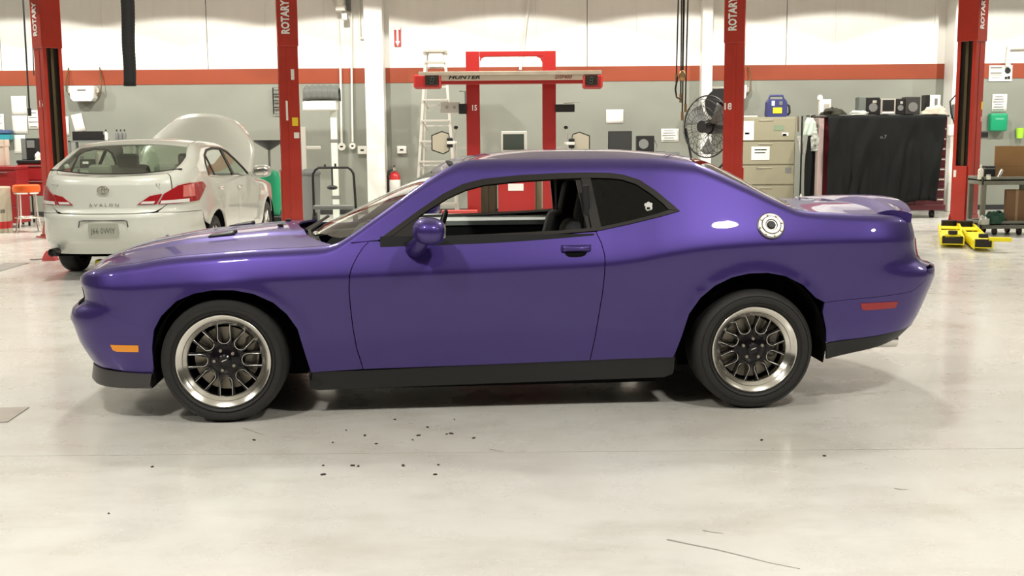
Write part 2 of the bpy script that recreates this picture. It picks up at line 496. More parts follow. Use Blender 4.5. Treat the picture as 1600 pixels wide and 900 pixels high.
def glass(name, col, rough=0.0):
    M = bpy.data.materials.new(name); M.use_nodes = True
    nt = M.node_tree; nt.nodes.clear()
    o = nt.nodes.new('ShaderNodeOutputMaterial'); mx = nt.nodes.new('ShaderNodeMixShader')
    t = nt.nodes.new('ShaderNodeBsdfTransparent'); g = nt.nodes.new('ShaderNodeBsdfGlossy'); fr = nt.nodes.new('ShaderNodeFresnel')
    ge = nt.nodes.new('ShaderNodeNewGeometry'); ma = nt.nodes.new('ShaderNodeMath'); ma.operation = 'MULTIPLY_ADD'
    ma.inputs[1].default_value = 1/1.5-1.5; ma.inputs[2].default_value = 1.5          # same reflectance from both sides of the pane
    nt.links.new(ge.outputs['Backfacing'], ma.inputs[0]); nt.links.new(ma.outputs[0], fr.inputs['IOR'])
    t.inputs[0].default_value = (*col, 1); g.inputs['Roughness'].default_value = rough; g.inputs['Color'].default_value = (0.95, 0.95, 0.95, 1)
    nt.links.new(fr.outputs[0], mx.inputs[0]); nt.links.new(t.outputs[0], mx.inputs[1]); nt.links.new(g.outputs[0], mx.inputs[2])
    nt.links.new(mx.outputs[0], o.inputs[0])
    return M
M_WSGLASS = glass('windscreen_glass', (0.84, 0.92, 0.86))
M_TINT = glass('tinted_glass', (0.03, 0.028, 0.026))
M_SEDGLASS = glass('sedan_green_glass', (0.74, 0.82, 0.73))

# ---------------------------------------------------------------- wheels
def make_wheel(parent, loc, side, R_tyre=0.347, width=0.275, r_lip=0.258, rot=0.0):
    """side -1: outer face towards -y"""
    w = MB().lathe([(r_lip-0.012, 0.015), (r_lip-0.03, 0.05), (r_lip-0.045, 0.11), (r_lip-0.05, 0.2), (r_lip-0.01, 0.26), (r_lip, 0.262)], axis='Y', n=48, caps=False).build('wheel', M_BLACK, parent, 40, loc=loc)
    if side > 0: w.rotation_euler = (0, 0, math.pi)
    hw = width
    ty = [(r_lip-0.004, 0.012), (r_lip+0.006, -0.004), (r_lip+0.03, -0.016), (r_lip+0.055, -0.017), (R_tyre-0.022, -0.004), (R_tyre-0.008, 0.012), (R_tyre-0.002, 0.03), (R_tyre, 0.06),
          (R_tyre, hw-0.06), (R_tyre-0.004, hw-0.03), (R_tyre-0.02, hw-0.005), (R_tyre-0.05, hw+0.005), (r_lip+0.01, hw-0.01), (r_lip-0.004, hw-0.02)]
    MB().lathe(ty, axis='Y', n=72, closed=True).build('tyre', M_RUBBER, w, 50)
    # raised rings on the sidewall
    g = MB()
    for rr in (r_lip+0.018, R_tyre-0.034):
        g.lathe([(rr-0.0015, -0.012), (rr-0.0008, -0.0178), (rr+0.0008, -0.0178), (rr+0.0015, -0.010)], axis='Y', n=72, closed=True)
    g.build('sidewall_rib', M_RUBBER, w, 50)
    # polished stepped lip
    lip = [(r_lip, 0.018), (r_lip+0.002, -0.004), (r_lip-0.003, -0.008), (r_lip-0.008, -0.007), (r_lip-0.014, -0.002), (r_lip-0.032, 0.010), (r_lip-0.035, 0.014), (r_lip-0.038, 0.018), (r_lip-0.054, 0.030), (r_lip-0.058, 0.036), (r_lip-0.058, 0.09)]
    MB().lathe(lip, axis='Y', n=96, caps=False).build('rim_lip', M_CHROME, w, 25)
    ri = r_lip-0.050
    yf = 0.045
    # brake parts behind
    MB().lathe([(0.05, 0.115), (0.175, 0.115), (0.175, 0.14), (0.05, 0.14)], axis='Y', n=48, closed=True).build('brake_disc', M_STEEL, w, 30)
    MB().box((0.13, 0.125, 0.03), (0.075, 0.075, 0.19), 0.02, (0, 0.2, 0)).build('brake_caliper', mat('caliper_grey', (0.30, 0.27, 0.23), 0.5, 0.3), w)
    MB().lathe([(0.001, 0.16), (ri, 0.16), (ri, 0.2), (0.001, 0.2)], axis='Y', n=32).build('brake_shield', M_DARK, w)
    # hub
    hub = MB().lathe([(0.001, yf-0.004), (0.052, yf-0.004), (0.068, yf+0.004), (0.090, yf+0.014), (0.094, yf+0.04), (0.001, yf+0.04)], axis='Y', n=40)
    hub.build('hub', M_GLOSSBLK, w, 30)
    n = 8
    nuts = MB()
    for k in range(5):
        a = rot+2*math.pi*k/5+0.3
        nuts.cyl((0.057*math.cos(a), yf-0.012, 0.057*math.sin(a)), (0.057*math.cos(a), yf+0.01, 0.057*math.sin(a)), 0.009, n=6)
    nuts.build('lug_nut', M_STEEL, w, 0)['kind'] = 'stuff'
    MB().lathe([(0.001, yf-0.026), (0.026, yf-0.026), (0.034, yf-0.020), (0.036, yf)], axis='Y', n=32).build('center_cap', M_GLOSSBLK, w, 30)
    MB().prism([(-0.016, -0.006), (0.010, 0.004), (0.016, 0.010), (-0.008, 0.003)], 'Y', yf-0.028, yf-0.025).build('cap_emblem', M_CHROME, w, 0)
    proto = None
    for k in range(n):
        if proto is None:
            sp = MB()
            # a forked spoke: two prongs meeting near the hub, each shared with the next window
            for sg in (-1, 1):
                a0, a1 = sg*0.10, sg*math.pi/n*0.47
                p0 = (0.082*math.cos(a0), 0.082*math.sin(a0)); p1 = (0.125*math.cos(a0*1.5), 0.125*math.sin(a0*1.5)); p2 = (ri*math.cos(a1), ri*math.sin(a1))
                def bar(p, q, wd0, wd1, ya, yb):
                    dx, dz = q[0]-p[0], q[1]-p[1]; l = math.hypot(dx, dz); nx, nz = -dz/l, dx/l
                    sp.prism([(p[0]+nx*wd0, p[1]+nz*wd0), (p[0]-nx*wd0, p[1]-nz*wd0), (q[0]-nx*wd1, q[1]-nz*wd1), (q[0]+nx*wd1, q[1]+nz*wd1)], 'Y', ya, yb)
                bar(p0, p1, 0.013, 0.010, yf+0.008, yf+0.05)
                bar(p1, p2, 0.0085, 0.006, yf+0.004, yf+0.045)
            proto = sp.build('spoke', M_GLOSSBLK, w, 20)
            # bright milled edge: U round the window between this spoke and the next
            half = math.pi/n
            u_pts = []
            for s_, tt in ((-1, 1), (-1, 0.66), (-1, 0.33)):
                rr = 0.128+(ri-0.128)*tt
                u_pts.append((half, s_*0.033, rr))
            for q in range(9):
                th_ = -math.pi/2+math.pi*q/8
                u_pts.append((half, 0.033*math.sin(th_), 0.122-0.030*math.cos(th_)))
            for tt in (0.33, 0.66, 1): u_pts.append((half, 0.033, 0.128+(ri-0.128)*tt))
            pts = []
            for h, t_, r_ in u_pts:
                pts.append((r_*math.cos(h)-t_*math.sin(h), yf+0.001, r_*math.sin(h)+t_*math.cos(h)))
            me_ = MB().tube(pts, 0.0024, 6).build('milled_edge', M_CHROME, w, 60)
            v_pts = []
            for s_ in (-1, 1):
                pass
            sp.b = None
            proto.rotation_euler = (0, rot, 0); me_.rotation_euler = (0, rot, 0)
            edge0 = me_
        else:
            for src in (proto, edge0):
                c = src.copy(); COL.objects.link(c); c.parent = w; c.rotation_euler = (0, rot+2*math.pi*k/n, 0)
    return w

# ---------------------------------------------------------------- the purple coupe
CAR = thing('coupe', 'purple two-door muscle coupe with polished deep-lip wheels, parked side-on', 'car', (-1.64286, 6.90517, 0), 0.0766)
PC = Skin(
    u0=-0.45, u1=3.5, cf=0.46, cr=0.56, k1=0.80, k2=0.74, taper=0.05, ck=0.007, lean=0.31, lean2=0.88, upc=0.13, low=0.11, bot=0.55, zbot=0.46,
    wc=[(-0.45, .915), (0, .945), (.6, .940), (1.4, .938), (2.1, .946), (2.6, .960), (2.95, .966), (3.3, .955), (3.5, .938)],
    zc=[(-.95, .725), (-.75, .735), (-.33, .761), (0, .780), (.25, .790), (.7, .802), (1.3, .816), (1.75, .830), (2.09, .845), (2.27, .866), (2.43, .895), (2.6, .919), (2.78, .934), (3.0, .943), (3.4, .948), (3.8, .944)],
    ztop=[(-.91, .775), (-.76, .792), (-.68, .818), (-.49, .868), (-.29, .905), (-.09, .922), (.15, .938), (.39, .946), (.55, .953), (.62, .968), (.68, 1.0), (.85, 1.115), (1.205, 1.352), (1.29, 1.392), (1.38, 1.411), (1.57, 1.417), (2.1, 1.419), (2.41, 1.415), (2.63, 1.392), (2.70, 1.366), (2.9, 1.268), (3.06, 1.185), (3.14, 1.147), (3.2, 1.122), (3.28, 1.11), (3.46, 1.096), (3.74, 1.071), (3.86, 1.052), (4.06, 1.03)],
    R=[(-.9, .035), (-.3, .05), (.5, .05), (.7, .035), (1.2, .05), (1.5, .075), (2.4, .08), (2.8, .06), (3.2, .045), (4, .04)],
    zbelt=[(.5, .972), (.85, .975), (1.4, .985), (1.85, 1.0), (2.07, 1.016), (2.25, 1.05), (2.42, 1.09), (2.52, 1.112), (2.8, 1.13), (3.3, 1.14)],
    slope=[(.5, .49), (1.2, .49), (2.4, .49), (2.8, .53), (3.2, .6)],
    xf=[(.15, -.80), (.26, -.81), (.30, -.845), (.36, -.885), (.42, -.92), (.50, -.945), (.555, -.965), (.585, -.955), (.612, -.925), (.64, -.878), (.66, -.860), (.71, -.865), (.76, -.885), (.80, -.885)],
    xr=[(.2, 3.90), (.33, 3.98), (.386, 4.05), (.414, 4.08), (.51, 4.135), (.60, 4.175), (.671, 4.205), (.735, 4.222), (.76, 4.21), (.785, 4.14), (.81, 4.09), (.87, 4.065), (.95, 4.05), (1.03, 4.035), (1.1, 4.01)],
    arches=[(0.04, .318, .420, .009), (2.94, .355, .427, .012)])

def pc_center(tab): return Curve1(tab)
HOODC = Curve1([(-.96, .772), (-.916, .787), (-.85, .825), (-.735, .872), (-.61, .909), (-.41, .942), (-.25, .961), (-.1, .975), (.07, .990), (.24, 1.002), (.5, 1.008), (.7, 1.01)])
GLASSC = Curve1([(.30, .925), (.38, .960), (.7, 1.112), (1.0, 1.255), (1.2, 1.348), (1.30, 1.392), (1.37, 1.415)])
ROOFC = Curve1([(1.0, 1.255), (1.2, 1.348), (1.30, 1.392), (1.37, 1.417), (1.62, 1.450), (1.865, 1.461), (2.2, 1.459), (2.53, 1.440), (2.785, 1.399), (2.9, 1.350)])
BACKC = Curve1([(2.5, 1.44), (2.785, 1.400), (2.9, 1.350), (3.05, 1.268), (3.2, 1.185), (3.33, 1.128), (3.5, 1.11)])
DECKC = Curve1([(3.1, 1.135), (3.33, 1.125), (3.6, 1.122), (3.85, 1.118), (3.95, 1.105), (4.06, 1.04)])
def top_field(C, dome=0.0):
    def f(x, y):
        ye, ze = PC.edge(x)
        q = min(1.0, abs(y)/max(ye, 1e-3))
        z = ze+(C(x)-ze)*(1-q**2.2)
        if dome:
            e = min(1.0, max(0.0, (0.46-abs(y))/0.06)); e = e*e*(3-2*e)
            g = min(1.0, max(0.0, (x+0.80)/0.5))
            z += dome*e*g
        return z
    return f
G = 0.0025
ARCH_F = [(-.389, .262), (-.385, .42), (-.369, .518), (-.325, .594), (-.237, .677), (-.14, .719), (-.035, .737), (.07, .735), (.176, .713), (.28, .662), (.351, .594), (.403, .512), (.438, .423), (.464, .257)]
ARCH_R = [(2.49, .299), (2.53, .426), (2.565, .552), (2.626, .644), (2.707, .714), (2.801, .759), (2.894, .779), (3.0, .781), (3.106, .760), (3.213, .705), (3.288, .632), (3.335, .547), (3.364, .441), (3.374, .362)]
DOOR_F = [(.798, .978), (.765, .945), (.734, .899), (.708, .85), (.694, .806), (.688, .72), (.692, .631), (.702, .51), (.717, .40), (.749, .268)]
DOOR_R = [(2.052, 1.014), (2.078, .95), (2.091, .888), (2.088, .782), (2.078, .67), (2.063, .568), (2.043, .43), (2.018, .290)]
DLO_U = [(.849, .984), (.937, 1.046), (1.072, 1.139), (1.205, 1.224), (1.319, 1.278), (1.433, 1.305), (1.636, 1.324), (1.864, 1.334), (2.034, 1.336), (2.15, 1.333), (2.23, 1.322), (2.318, 1.293), (2.404, 1.232), (2.488, 1.157), (2.523, 1.124)]
DLO_L = [(2.523, 1.122), (2.414, 1.093), (2.24, 1.053), (2.067, 1.019), (1.842, 1.004), (1.398, .989), (1.069, .981), (.849, .981)]
SEAM = [(-.372, .50), (-.44, .535), (-.50, .562), (-.56, .586), (-.61, .61), (-.65, .64), (-.68, .68), (-.70, .73), (-.71, .80)]
RSEAM = [(3.345, .60), (3.5, .612), (3.62, .622), (3.80, .64), (3.9, .70), (3.92, .765)]
def sh(pts, du=0.0, dz=0.0): return [(a+du, b+dz) for a, b in pts]
def ztop_pts(a, b, n=60): return [(a+(b-a)*k/n, 9.9) for k in range(n+1)]

for sgn in (-1, 1):
    s_ = 'near' if sgn < 0 else 'far'
    arch_rev = ARCH_F[::-1]
    fender = sh(SEAM, .001)+ztop_pts(-.70, .60)+[(.70, .968)]+sh(DOOR_F, -G)+[(.464, .257)]+[p for p in arch_rev[1:] if p[1] > .51]
    side_panel(PC, 'front_fender', fender, M_PURPLE, CAR, sgn)
    door = sh(DOOR_F, G)+[(.752, .268), (1.4, .277), (2.014, .290)]+sh(DOOR_R[::-1], -G)+[(x, z-.004) for x, z in DLO_L if .85 < x < 2.05]+[(.83, .977)]
    d_ = side_panel(PC, 'door', door, M_PURPLE, CAR, sgn)
    quarter = sh(DOOR_R[::-1], G)+[(2.06, 1.016)]+[p for p in DLO_L[::-1] if p[0] > 2.06]+DLO_U[::-1][1:]+[(.81, .982), (.70, .974), (.61, .9645)]+ztop_pts(.615, 3.95, 190)+[(3.95, .775)]+sh(RSEAM[::-1], 0, G)+ARCH_R[::-1][2:][0:0]+[p for p in ARCH_R[::-1] if p[1] < 10 and p[0] < 3.33 or p[1] > .60]+[(2.25, .295)]
    side_panel(PC, 'rear_quarter', quarter, M_PURPLE, CAR, sgn, step=0.022)
    # black sill
    sill = [(.45, .262), (.462, .254), (.763, .257), (2.018, .286), (2.50, .296), (2.50, .19), (2.45, .17), (.50, .14), (.45, .15)]
    side_panel(PC, 'sill_panel', sill, M_BLACK, CAR, sgn, off=-0.006)
    # window surround
    inU = [(.93, 1.008), (1.03, 1.078), (1.125, 1.140), (1.235, 1.203), (1.335, 1.246), (1.44, 1.272), (1.636, 1.291), (1.864, 1.302), (2.034, 1.306), (2.15, 1.303), (2.22, 1.295), (2.295, 1.270), (2.375, 1.215), (2.44, 1.158), (2.462, 1.131)]
    inL = [(2.462, 1.127), (2.40, 1.108), (2.24, 1.069), (2.067, 1.036), (1.842, 1.021), (1.398, 1.005), (1.069, .997), (.93, .997)]
    side_panel(PC, 'window_surround', DLO_U+inU[::-1], M_TRIM, CAR, sgn, off=0.004, thick=0.02)
    side_panel(PC, 'window_surround', DLO_L+inL[::-1], M_TRIM, CAR, sgn, off=0.006, thick=0.03)
    # mirror sail and middle pillar
    side_panel(PC, 'mirror_sail', [(.90, 1.0), (1.06, 1.0), (1.075, 1.105), (.92, 1.01)], M_TRIM, CAR, sgn, off=0.001, thick=0.02)
    side_panel(PC, 'pillar_cover', [(2.030, 1.03), (2.082, 1.042), (2.042, 1.308), (1.990, 1.306)], M_TRIM, CAR, sgn, off=0.002, thick=0.03)
    side_panel(PC, 'pillar_seal', [(2.005, 1.03), (2.026, 1.03), (1.986, 1.306), (1.962, 1.306)], M_TRIM, CAR, sgn, off=-0.010, thick=0.03)
    qg = [(2.078, 1.044), (2.24, 1.072), (2.40, 1.110), (2.464, 1.13), (2.44, 1.16), (2.375, 1.217), (2.295, 1.273), (2.22, 1.298), (2.15, 1.306), (2.040, 1.309)]
    side_panel(PC, 'quarter_glass', qg, M_TINT, CAR, sgn, off=-0.006, thick=0.004)
    # marker lamps
    side_panel(PC, 'front_marker_lamp', [(-.613, .434), (-.458, .432), (-.460, .395), (-.585, .396), (-.605, .405)], M_AMBER, CAR, sgn, off=0.004, label='amber side marker lamp')
    side_panel(PC, 'rear_marker_lamp', [(3.539, .589), (3.722, .589), (3.716, .552), (3.56, .547), (3.548, .555)], M_REDLENS, CAR, sgn, off=0.004, label='red side marker lamp')
    # lower rear valance
    side_panel(PC, 'rear_valance', [(3.372, .358), (3.398, .362), (3.62, .384), (3.86, .410), (4.08, .41), (4.08, .35), (3.86, .345), (3.75, .325), (3.55, .295), (3.39, .262)], M_BLACK, CAR, sgn, off=-0.003)
fas = [SEAM[0]]+SEAM[1:]+ztop_pts(-.711, -1.45, 40)+[(-1.45, .29), (-.9, .285), (-.70, .292), (-.62, .283), (-.41, .264), (-.389, .262), (-.385, .42)]
side_panel(PC, 'front_bumper', fas, M_PURPLE, CAR, -1, both=True, step=0.02)
rf = [(3.37, .367), (3.40, .369), (3.62, .389), (3.86, .414), (4.5, .42), (4.5, .762), (3.92, .762)]+RSEAM[::-1][1:]+[(3.335, .547), (3.364, .441)]
side_panel(PC, 'rear_bumper', rf, M_PURPLE, CAR, -1, both=True, step=0.02)
side_panel(PC, 'tail_panel', [(3.953, .775), (4.5, .775), (4.5, 9.9), (4.2, 9.9), (3.953, 9.9)], M_PURPLE, CAR, -1, both=True)
side_panel(PC, 'tail_lamp', [(4.06, .80), (4.5, .80), (4.5, .93), (4.08, .93)], M_REDLENS, CAR, -1, off=0.006, both=True)
side_panel(PC, 'grille', [(-1.0, .625), (-1.45, .625), (-1.45, .725), (-1.02, .725)], M_DARK, CAR, -1, off=0.004, both=True)
side_panel(PC, 'lower_grille', [(-1.16, .33), (-1.45, .33), (-1.45, .43), (-1.12, .43)], M_DARK, CAR, -1, off=0.001, both=True)
for sgn in (-1, 1):
    for uu in (-1.09, -1.24):
        p = PC.side(uu, .675)
        h = MB().lathe([(.001, -.012), (.040, -.010), (.052, 0.0), (.055, .03), (.001, .03)], axis='X', n=28).build('headlamp', M_CLEARLENS, CAR, loc=(p.x+.028, sgn*p.y, .675))

# top panels
hood_sh = []
for k in range(0, 41):
    u = -1.45+k/40; p = PC.side(u, PC.ztop(PC.xnom(u))); hood_sh.append((p.x+0.003, max(0.0, p.y-.006)))
for k in range(1, 42):
    u = -.45+1.04*k/41; p = PC.side(u, PC.ztop(u)); hood_sh.append((p.x, p.y-.006))
cowl = [(.585, .80), (.50, .66), (.43, .50), (.37, .30), (.335, .12), (.33, 0)]
plan_panel('hood', mirror_y(hood_sh[1:]+cowl)[0:], top_field(HOODC, 0.018), M_PURPLE, CAR)
for sgn in (-1, 1):      # the two black hood scoops
    sc_ = MB().grid(lambda a, b_: Vector((-.15+.15*a, sgn*(.30+.11*b_), top_field(HOODC, .018)(-.15+.15*a, sgn*(.30+.11*b_))+.004+.016*math.sin(math.pi*b_)*(a**.6))), 8, 8)
    sc_.build('hood_scoop', M_BLACK, CAR, 40, thick=0.006)
    MB().cyl((-.60, sgn*.55, HOODC(-.6)-.02), (-.60, sgn*.55, HOODC(-.6)-.0), .012).build('hood_pin', M_CHROME, CAR)
    MB().box((.24, sgn*.2, 1.025), (.035, .05, .012), .004).build('washer_nozzle', M_BLACK, CAR)
cow2 = [(.345, 0), (.35, .12), (.385, .30), (.445, .50), (.515, .66), (.60, .80), (.66, .80)]
ws_bot = [(.40, 0), (.415, .15), (.455, .35), (.51, .52), (.585, .68), (.64, .765)]
def cowl_z(x, y): return 0.945-0.03*abs(y)
plan_panel('cowl_panel', mirror_y([(.30, 0), (.33, .30), (.40, .52), (.48, .66), (.60, .79), (.68, .79), (.62, .65), (.50, .4), (.44, 0)]), cowl_z, M_BLACK, CAR)
def ws_edge(x): return PC.edge(x)[0]-.010
ws = ws_bot+[(x, ws_edge(x)) for x in (.68, .75, .85, .95, 1.05, 1.15, 1.215)]+[(1.19, .45), (1.165, .3), (1.15, .15), (1.145, 0)]
plan_panel('windscreen', mirror_y(ws), top_field(GLASSC), M_WSGLASS, CAR, thick=0.005)
# black frit and header of the windscreen
rf_front = [(1.15, 0), (1.155, .15), (1.17, .3), (1.195, .45), (1.22, ws_edge(1.22)+.004)]
rf_side = [(x, PC.edge(x)[0]-.004) for x in (1.26, 1.3, 1.4, 1.6, 1.8, 2.0, 2.2, 2.4, 2.55, 2.65)]
rf_back = [(2.66, .50), (2.70, .35), (2.73, .18), (2.74, 0)]
plan_panel('roof', mirror_y(rf_front+rf_side+rf_back), top_field(ROOFC), M_PURPLE, CAR)
bk_side = [(x, PC.edge(x)[0]-.006) for x in (2.68, 2.75, 2.85, 2.95, 3.05, 3.12, 3.17)]
plan_panel('rear_glass', mirror_y([(2.75, 0), (2.74, .18), (2.71, .35), (2.67, .50)]+bk_side+[(3.24, .55), (3.28, .30), (3.30, 0)]), top_field(BACKC), M_TINT, CAR, thick=0.005)
dk_side = [(x, PC.edge(x)[0]-.006) for x in (3.19, 3.25, 3.35, 3.5, 3.65, 3.8, 3.9)]
dk_rear = [(PC.side(3.5+t, 1.05).x-.01, max(0, PC.side(3.5+t, 1.05).y-.01)) for t in (.5, .6, .7, .8, .9, 1.0)]
plan_panel('deck_lid', mirror_y([(3.31, 0), (3.29, .30), (3.25, .55)]+dk_side+dk_rear), top_field(DECKC), M_PURPLE, CAR)
# spoiler: a curved blade standing on the rear deck
def sp_top(x_, y_):
    return None
def spoiler_pt(a, b_, up_):
    y = (2*a-1)*.745
    e = abs(2*a-1)
    xr_ = 4.045-.135*e**2.4; ch = .34-.12*e
    x = xr_-ch*(1-b_)
    base = top_field(DECKC)(min(x, 3.90), y*0.98)
    lift = .030-.004*e
    zt = base-.004+(lift+.006)*(b_**1.3)*(1-.25*e**6)+.022*math.sin(math.pi*b_)
    if up_: return Vector((x, y, zt))
    return Vector((x-.004, y, max(base-.03, zt-.05-.004) if b_ > .1 else zt-.008))
spb = MB()
nu, nv = 40, 12
T = [[spb.b.verts.new(spoiler_pt(i/nu, j/nv, True)) for j in range(nv+1)] for i in range(nu+1)]
Bm = [[spb.b.verts.new(spoiler_pt(i/nu, j/nv, False)) for j in range(nv+1)] for i in range(nu+1)]
for i in range(nu):
    for j in range(nv):
        spb.b.faces.new((T[i][j], T[i+1][j], T[i+1][j+1], T[i][j+1])); spb.b.faces.new((Bm[i][j], Bm[i][j+1], Bm[i+1][j+1], Bm[i+1][j]))
    spb.b.faces.new((T[i][0], Bm[i][0], Bm[i+1][0], T[i+1][0])); spb.b.faces.new((T[i][nv], T[i+1][nv], Bm[i+1][nv], Bm[i][nv]))
for j in range(nv):
    spb.b.faces.new((T[0][j], T[0][j+1], Bm[0][j+1], Bm[0][j])); spb.b.faces.new((T[nu][j], Bm[nu][j], Bm[nu][j+1], T[nu][j+1]))
spb.build('spoiler', M_PURPLE, CAR, 40)

# door handle, fuel filler, mirror
for sgn in (-1, 1):
    y0 = PC.W(1.93, .905)
    hd = MB().grid(lambda a, b_: Vector((1.852+.166*a, sgn*(y0-.004+.030*math.sin(math.pi*min(1, max(0, a)))**.35*math.sin(math.pi*(.08+.84*b_))**.8), .908+.040*b_)), 20, 10)
    hd.build('door_handle', M_PURPLE, CAR, 60, thick=0.004)
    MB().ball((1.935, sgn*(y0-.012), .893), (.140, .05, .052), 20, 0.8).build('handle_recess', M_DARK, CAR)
    fp = PC.side(3.022, 1.039); nrm = math.atan(PC.lean+2*PC.lean2*PC.upc)
    fd = MB()
    fd.lathe([(.001, -.010), (.030, -.012), (.034, -.018), (.050, -.018), (.056, -.012), (.070, -.012), (.077, -.006), (.078, .012), (.001, .012)], axis='Y', n=40)
    fo = fd.build('fuel_door', mat('brushed_filler_metal', (0.38, 0.365, 0.34), 0.36, 1.0), CAR, 25, loc=(3.022, -fp.y, 1.039) if sgn < 0 else (0, 0, 0), label='polished round fuel filler door')
    if sgn > 0:
        bpy.data.objects.remove(fo)
    else:
        fo.rotation_euler = (nrm*-1, 0, 0)
        bt = MB()
        for k in range(8):
            a = k*math.pi/4+.2
            bt.cyl((.063*math.cos(a), -.018, .063*math.sin(a)), (.063*math.cos(a), -.008, .063*math.sin(a)), .0065, n=10)
        bt.build('filler_bolt', M_STEEL, fo, 30)['kind'] = 'stuff'
        MB().lathe([(.001, -.022), (.020, -.022), (.024, -.016), (.024, -.01)], axis='Y', n=24).build('filler_badge', M_BLACK, fo)
    my = 1.055
    mh = MB().ball((1.128, sgn*my, 1.047), (.180, .235, .146), 28, 0.86, (0, 0.06, 0))
    mh.build('mirror_housing', M_PURPLE, CAR, 70)
    MB().box((1.207, sgn*my, 1.047), (.012, .12, .065), .002).build('mirror_glass', M_CHROME, CAR)
    stalk = MB().tube([(1.045, sgn*.885, .938), (1.06, sgn*.93, .95), (1.085, sgn*.98, .985), (1.10, sgn*1.01, 1.02)], .04, 12, radii=[.052, .050, .042, .04])
    stalk.build('mirror_stalk', M_PURPLE, CAR, 60)
# splitter blade
spl = MB()
def spl_poly(o): 
    pts = []
    for k in range(0, 21):
        t = k/20; u = -.40-1.05*t
        p = PC.side(u, .30); pts.append((p.x-o*min(1, t*3), p.y+.004+o*.0))
    return mirror_y(pts)
op = spl_poly(-.004)
A_ = [spl.b.verts.new((x, y, .268+.02*min(1, max(0, (-.45-x)/.3)))) for x, y in op]
B_ = [spl.b.verts.new((x-.012, y*1.005, .205)) for x, y in op]
C_ = [spl.b.verts.new((x, y, .188)) for x, y in op]
spl.b.faces.new(A_); spl.b.faces.new(C_[::-1])
for P_, Q_ in ((A_, B_), (B_, C_)):
    for k in range(len(op)):
        k2 = (k+1) % len(op); spl.b.faces.new((P_[k], P_[k2], Q_[k2], Q_[k]))
spl.build('front_splitter', M_GREYPL, CAR, 50)
# exhaust tips
for sgn in (-1, 1):
    MB().lathe([(.030, 0), (.045, 0), (.048, .01), (.048, .14), (.03, .14)], axis='X', n=24, closed=True).build('exhaust_tip', M_CHROME, CAR, loc=(3.735, sgn*.66, .335))
# wheel wells, underbody
for sgn in (-1, 1):
    for cx, cz, rr in ((.04, .32, .435), (2.94, .355, .44)):
        wl = MB()
        wl.grid(lambda a, b_: Vector((cx+rr*math.cos(math.pi*(1.08-1.16*a)), sgn*(.862-.37*b_), cz+rr*math.sin(math.pi*(1.08-1.16*a)))), 30, 2)
        wl.build('wheel_liner', M_DARK, CAR, 60, thick=0.006)
ub = MB()
ub.box2((-.42, -.47, .17), (3.4, .47, .62)); ub.box2((.56, -.76, .135), (2.42, .76, .27)); ub.box2((-.72, -.62, .30), (-.42, .62, .70)); ub.box2((3.42, -.72, .36), (3.86, .72, .76))
ub.box2((.50, -.82, .30), (.64, .82, .90)); ub.box2((2.44, -.80, .3), (2.48, .80, .98)); ub.box2((3.0, -.55, .6), (3.9, .55, .95))
ub.box2((-.45, -.55, .6), (.5, .55, .84))
for sgn in (-1, 1): ub.box2((2.0, sgn*.56, .9), (2.06, sgn*.68, 1.26))
ub.build('underbody', M_DARK, CAR, 0)
for sgn in (-1, 1):     # inner doors
    MB().box2((.78, sgn*.80, .27), (2.44, sgn*.86, .94), .02).build('door_lining', M_SEAT, CAR)
    MB().prism([(sgn*.775, .962), (sgn*.872, 1.006), (sgn*.872, .94), (sgn*.785, .93)], 'X', .86, 2.04).build('door_sill_cap', mat('lit_sill_vinyl', (.85, .90, .88), .4) if sgn > 0 else M_SEAT, CAR)  # far cap coloured pale for the lamp light on it, near cap stays dark
    MB().box2((1.05, sgn*.74, .78), (1.75, sgn*.80, .86), .03).build('armrest', M_SEATG, CAR)
    # seats
    sy = sgn*.40
    MB().box((1.62, sy, .46), (.50, .50, .16), .05, (0, -.1, 0), 3).build('seat_cushion', M_SEAT, CAR)
    MB().box((1.94, sy, .73), (.16, .50, .64), .06, (0, .26, 0), 3).build('seat_back', M_SEATG, CAR)
    MB().box((2.07, sy, 1.13), (.12, .29, .24), .05, (0, .2, 0), 3).build('headrest', M_SEAT, CAR)
    MB().box((2.36, sgn*.36, .80), (.14, .60, .56), .05, (0, .4, 0), 2).build('rear_seat_back', M_SEAT, CAR)
    MB().tube([(2.0, sgn*.80, 1.27), (2.02, sgn*.78, 1.0), (2.03, sgn*.72, .75)], .02, 6).build('seat_belt', M_SEAT, CAR)
MB().box((.86, 0, .87), (.46, 1.55, .17), .06, (0, .08, 0), 3).build('dashboard', M_SEAT, CAR)
MB().box((1.5, 0, .42), (1.2, .20, .26), .03).build('center_console', M_SEAT, CAR)
sw = MB(); pts = [Vector((1.17+.06*math.sin(a), -.40+.185*math.cos(a), .93+.175*math.sin(a))) for a in [k*math.pi/12 for k in range(24)]]
sw.tube(pts, .014, 8, closed=True); sw.cyl((1.02, -.40, .86), (1.17, -.40, .93), .035); sw.box((1.165, -.40, .93), (.03, .34, .035), .01, (0, -.35, 0))
sw.build('steering_wheel', M_BLACK, CAR)
MB().box((1.34, 0, 1.30), (.03, .22, .065), .02).build('inside_mirror', M_BLACK, CAR)
MB().box2((1.25, -.53, 1.375), (2.62, .53, 1.385)).build('headliner', M_SEAT, CAR)
# wipers
for y0_, y1_ in ((-.58, -.02), (.02, .56)):
    MB().tube([(.36+.22*abs(y0_)**1.5, y0_, .972), (.42, (y0_+y1_)/2, 1.0), (.46, y1_, 1.02)], .010, 6).build('wiper_arm', M_BLACK, CAR)
MB().ball((.47, -.40, .985), (.05, .05, .03), 12).build('wiper_nut', M_CHROME, CAR)
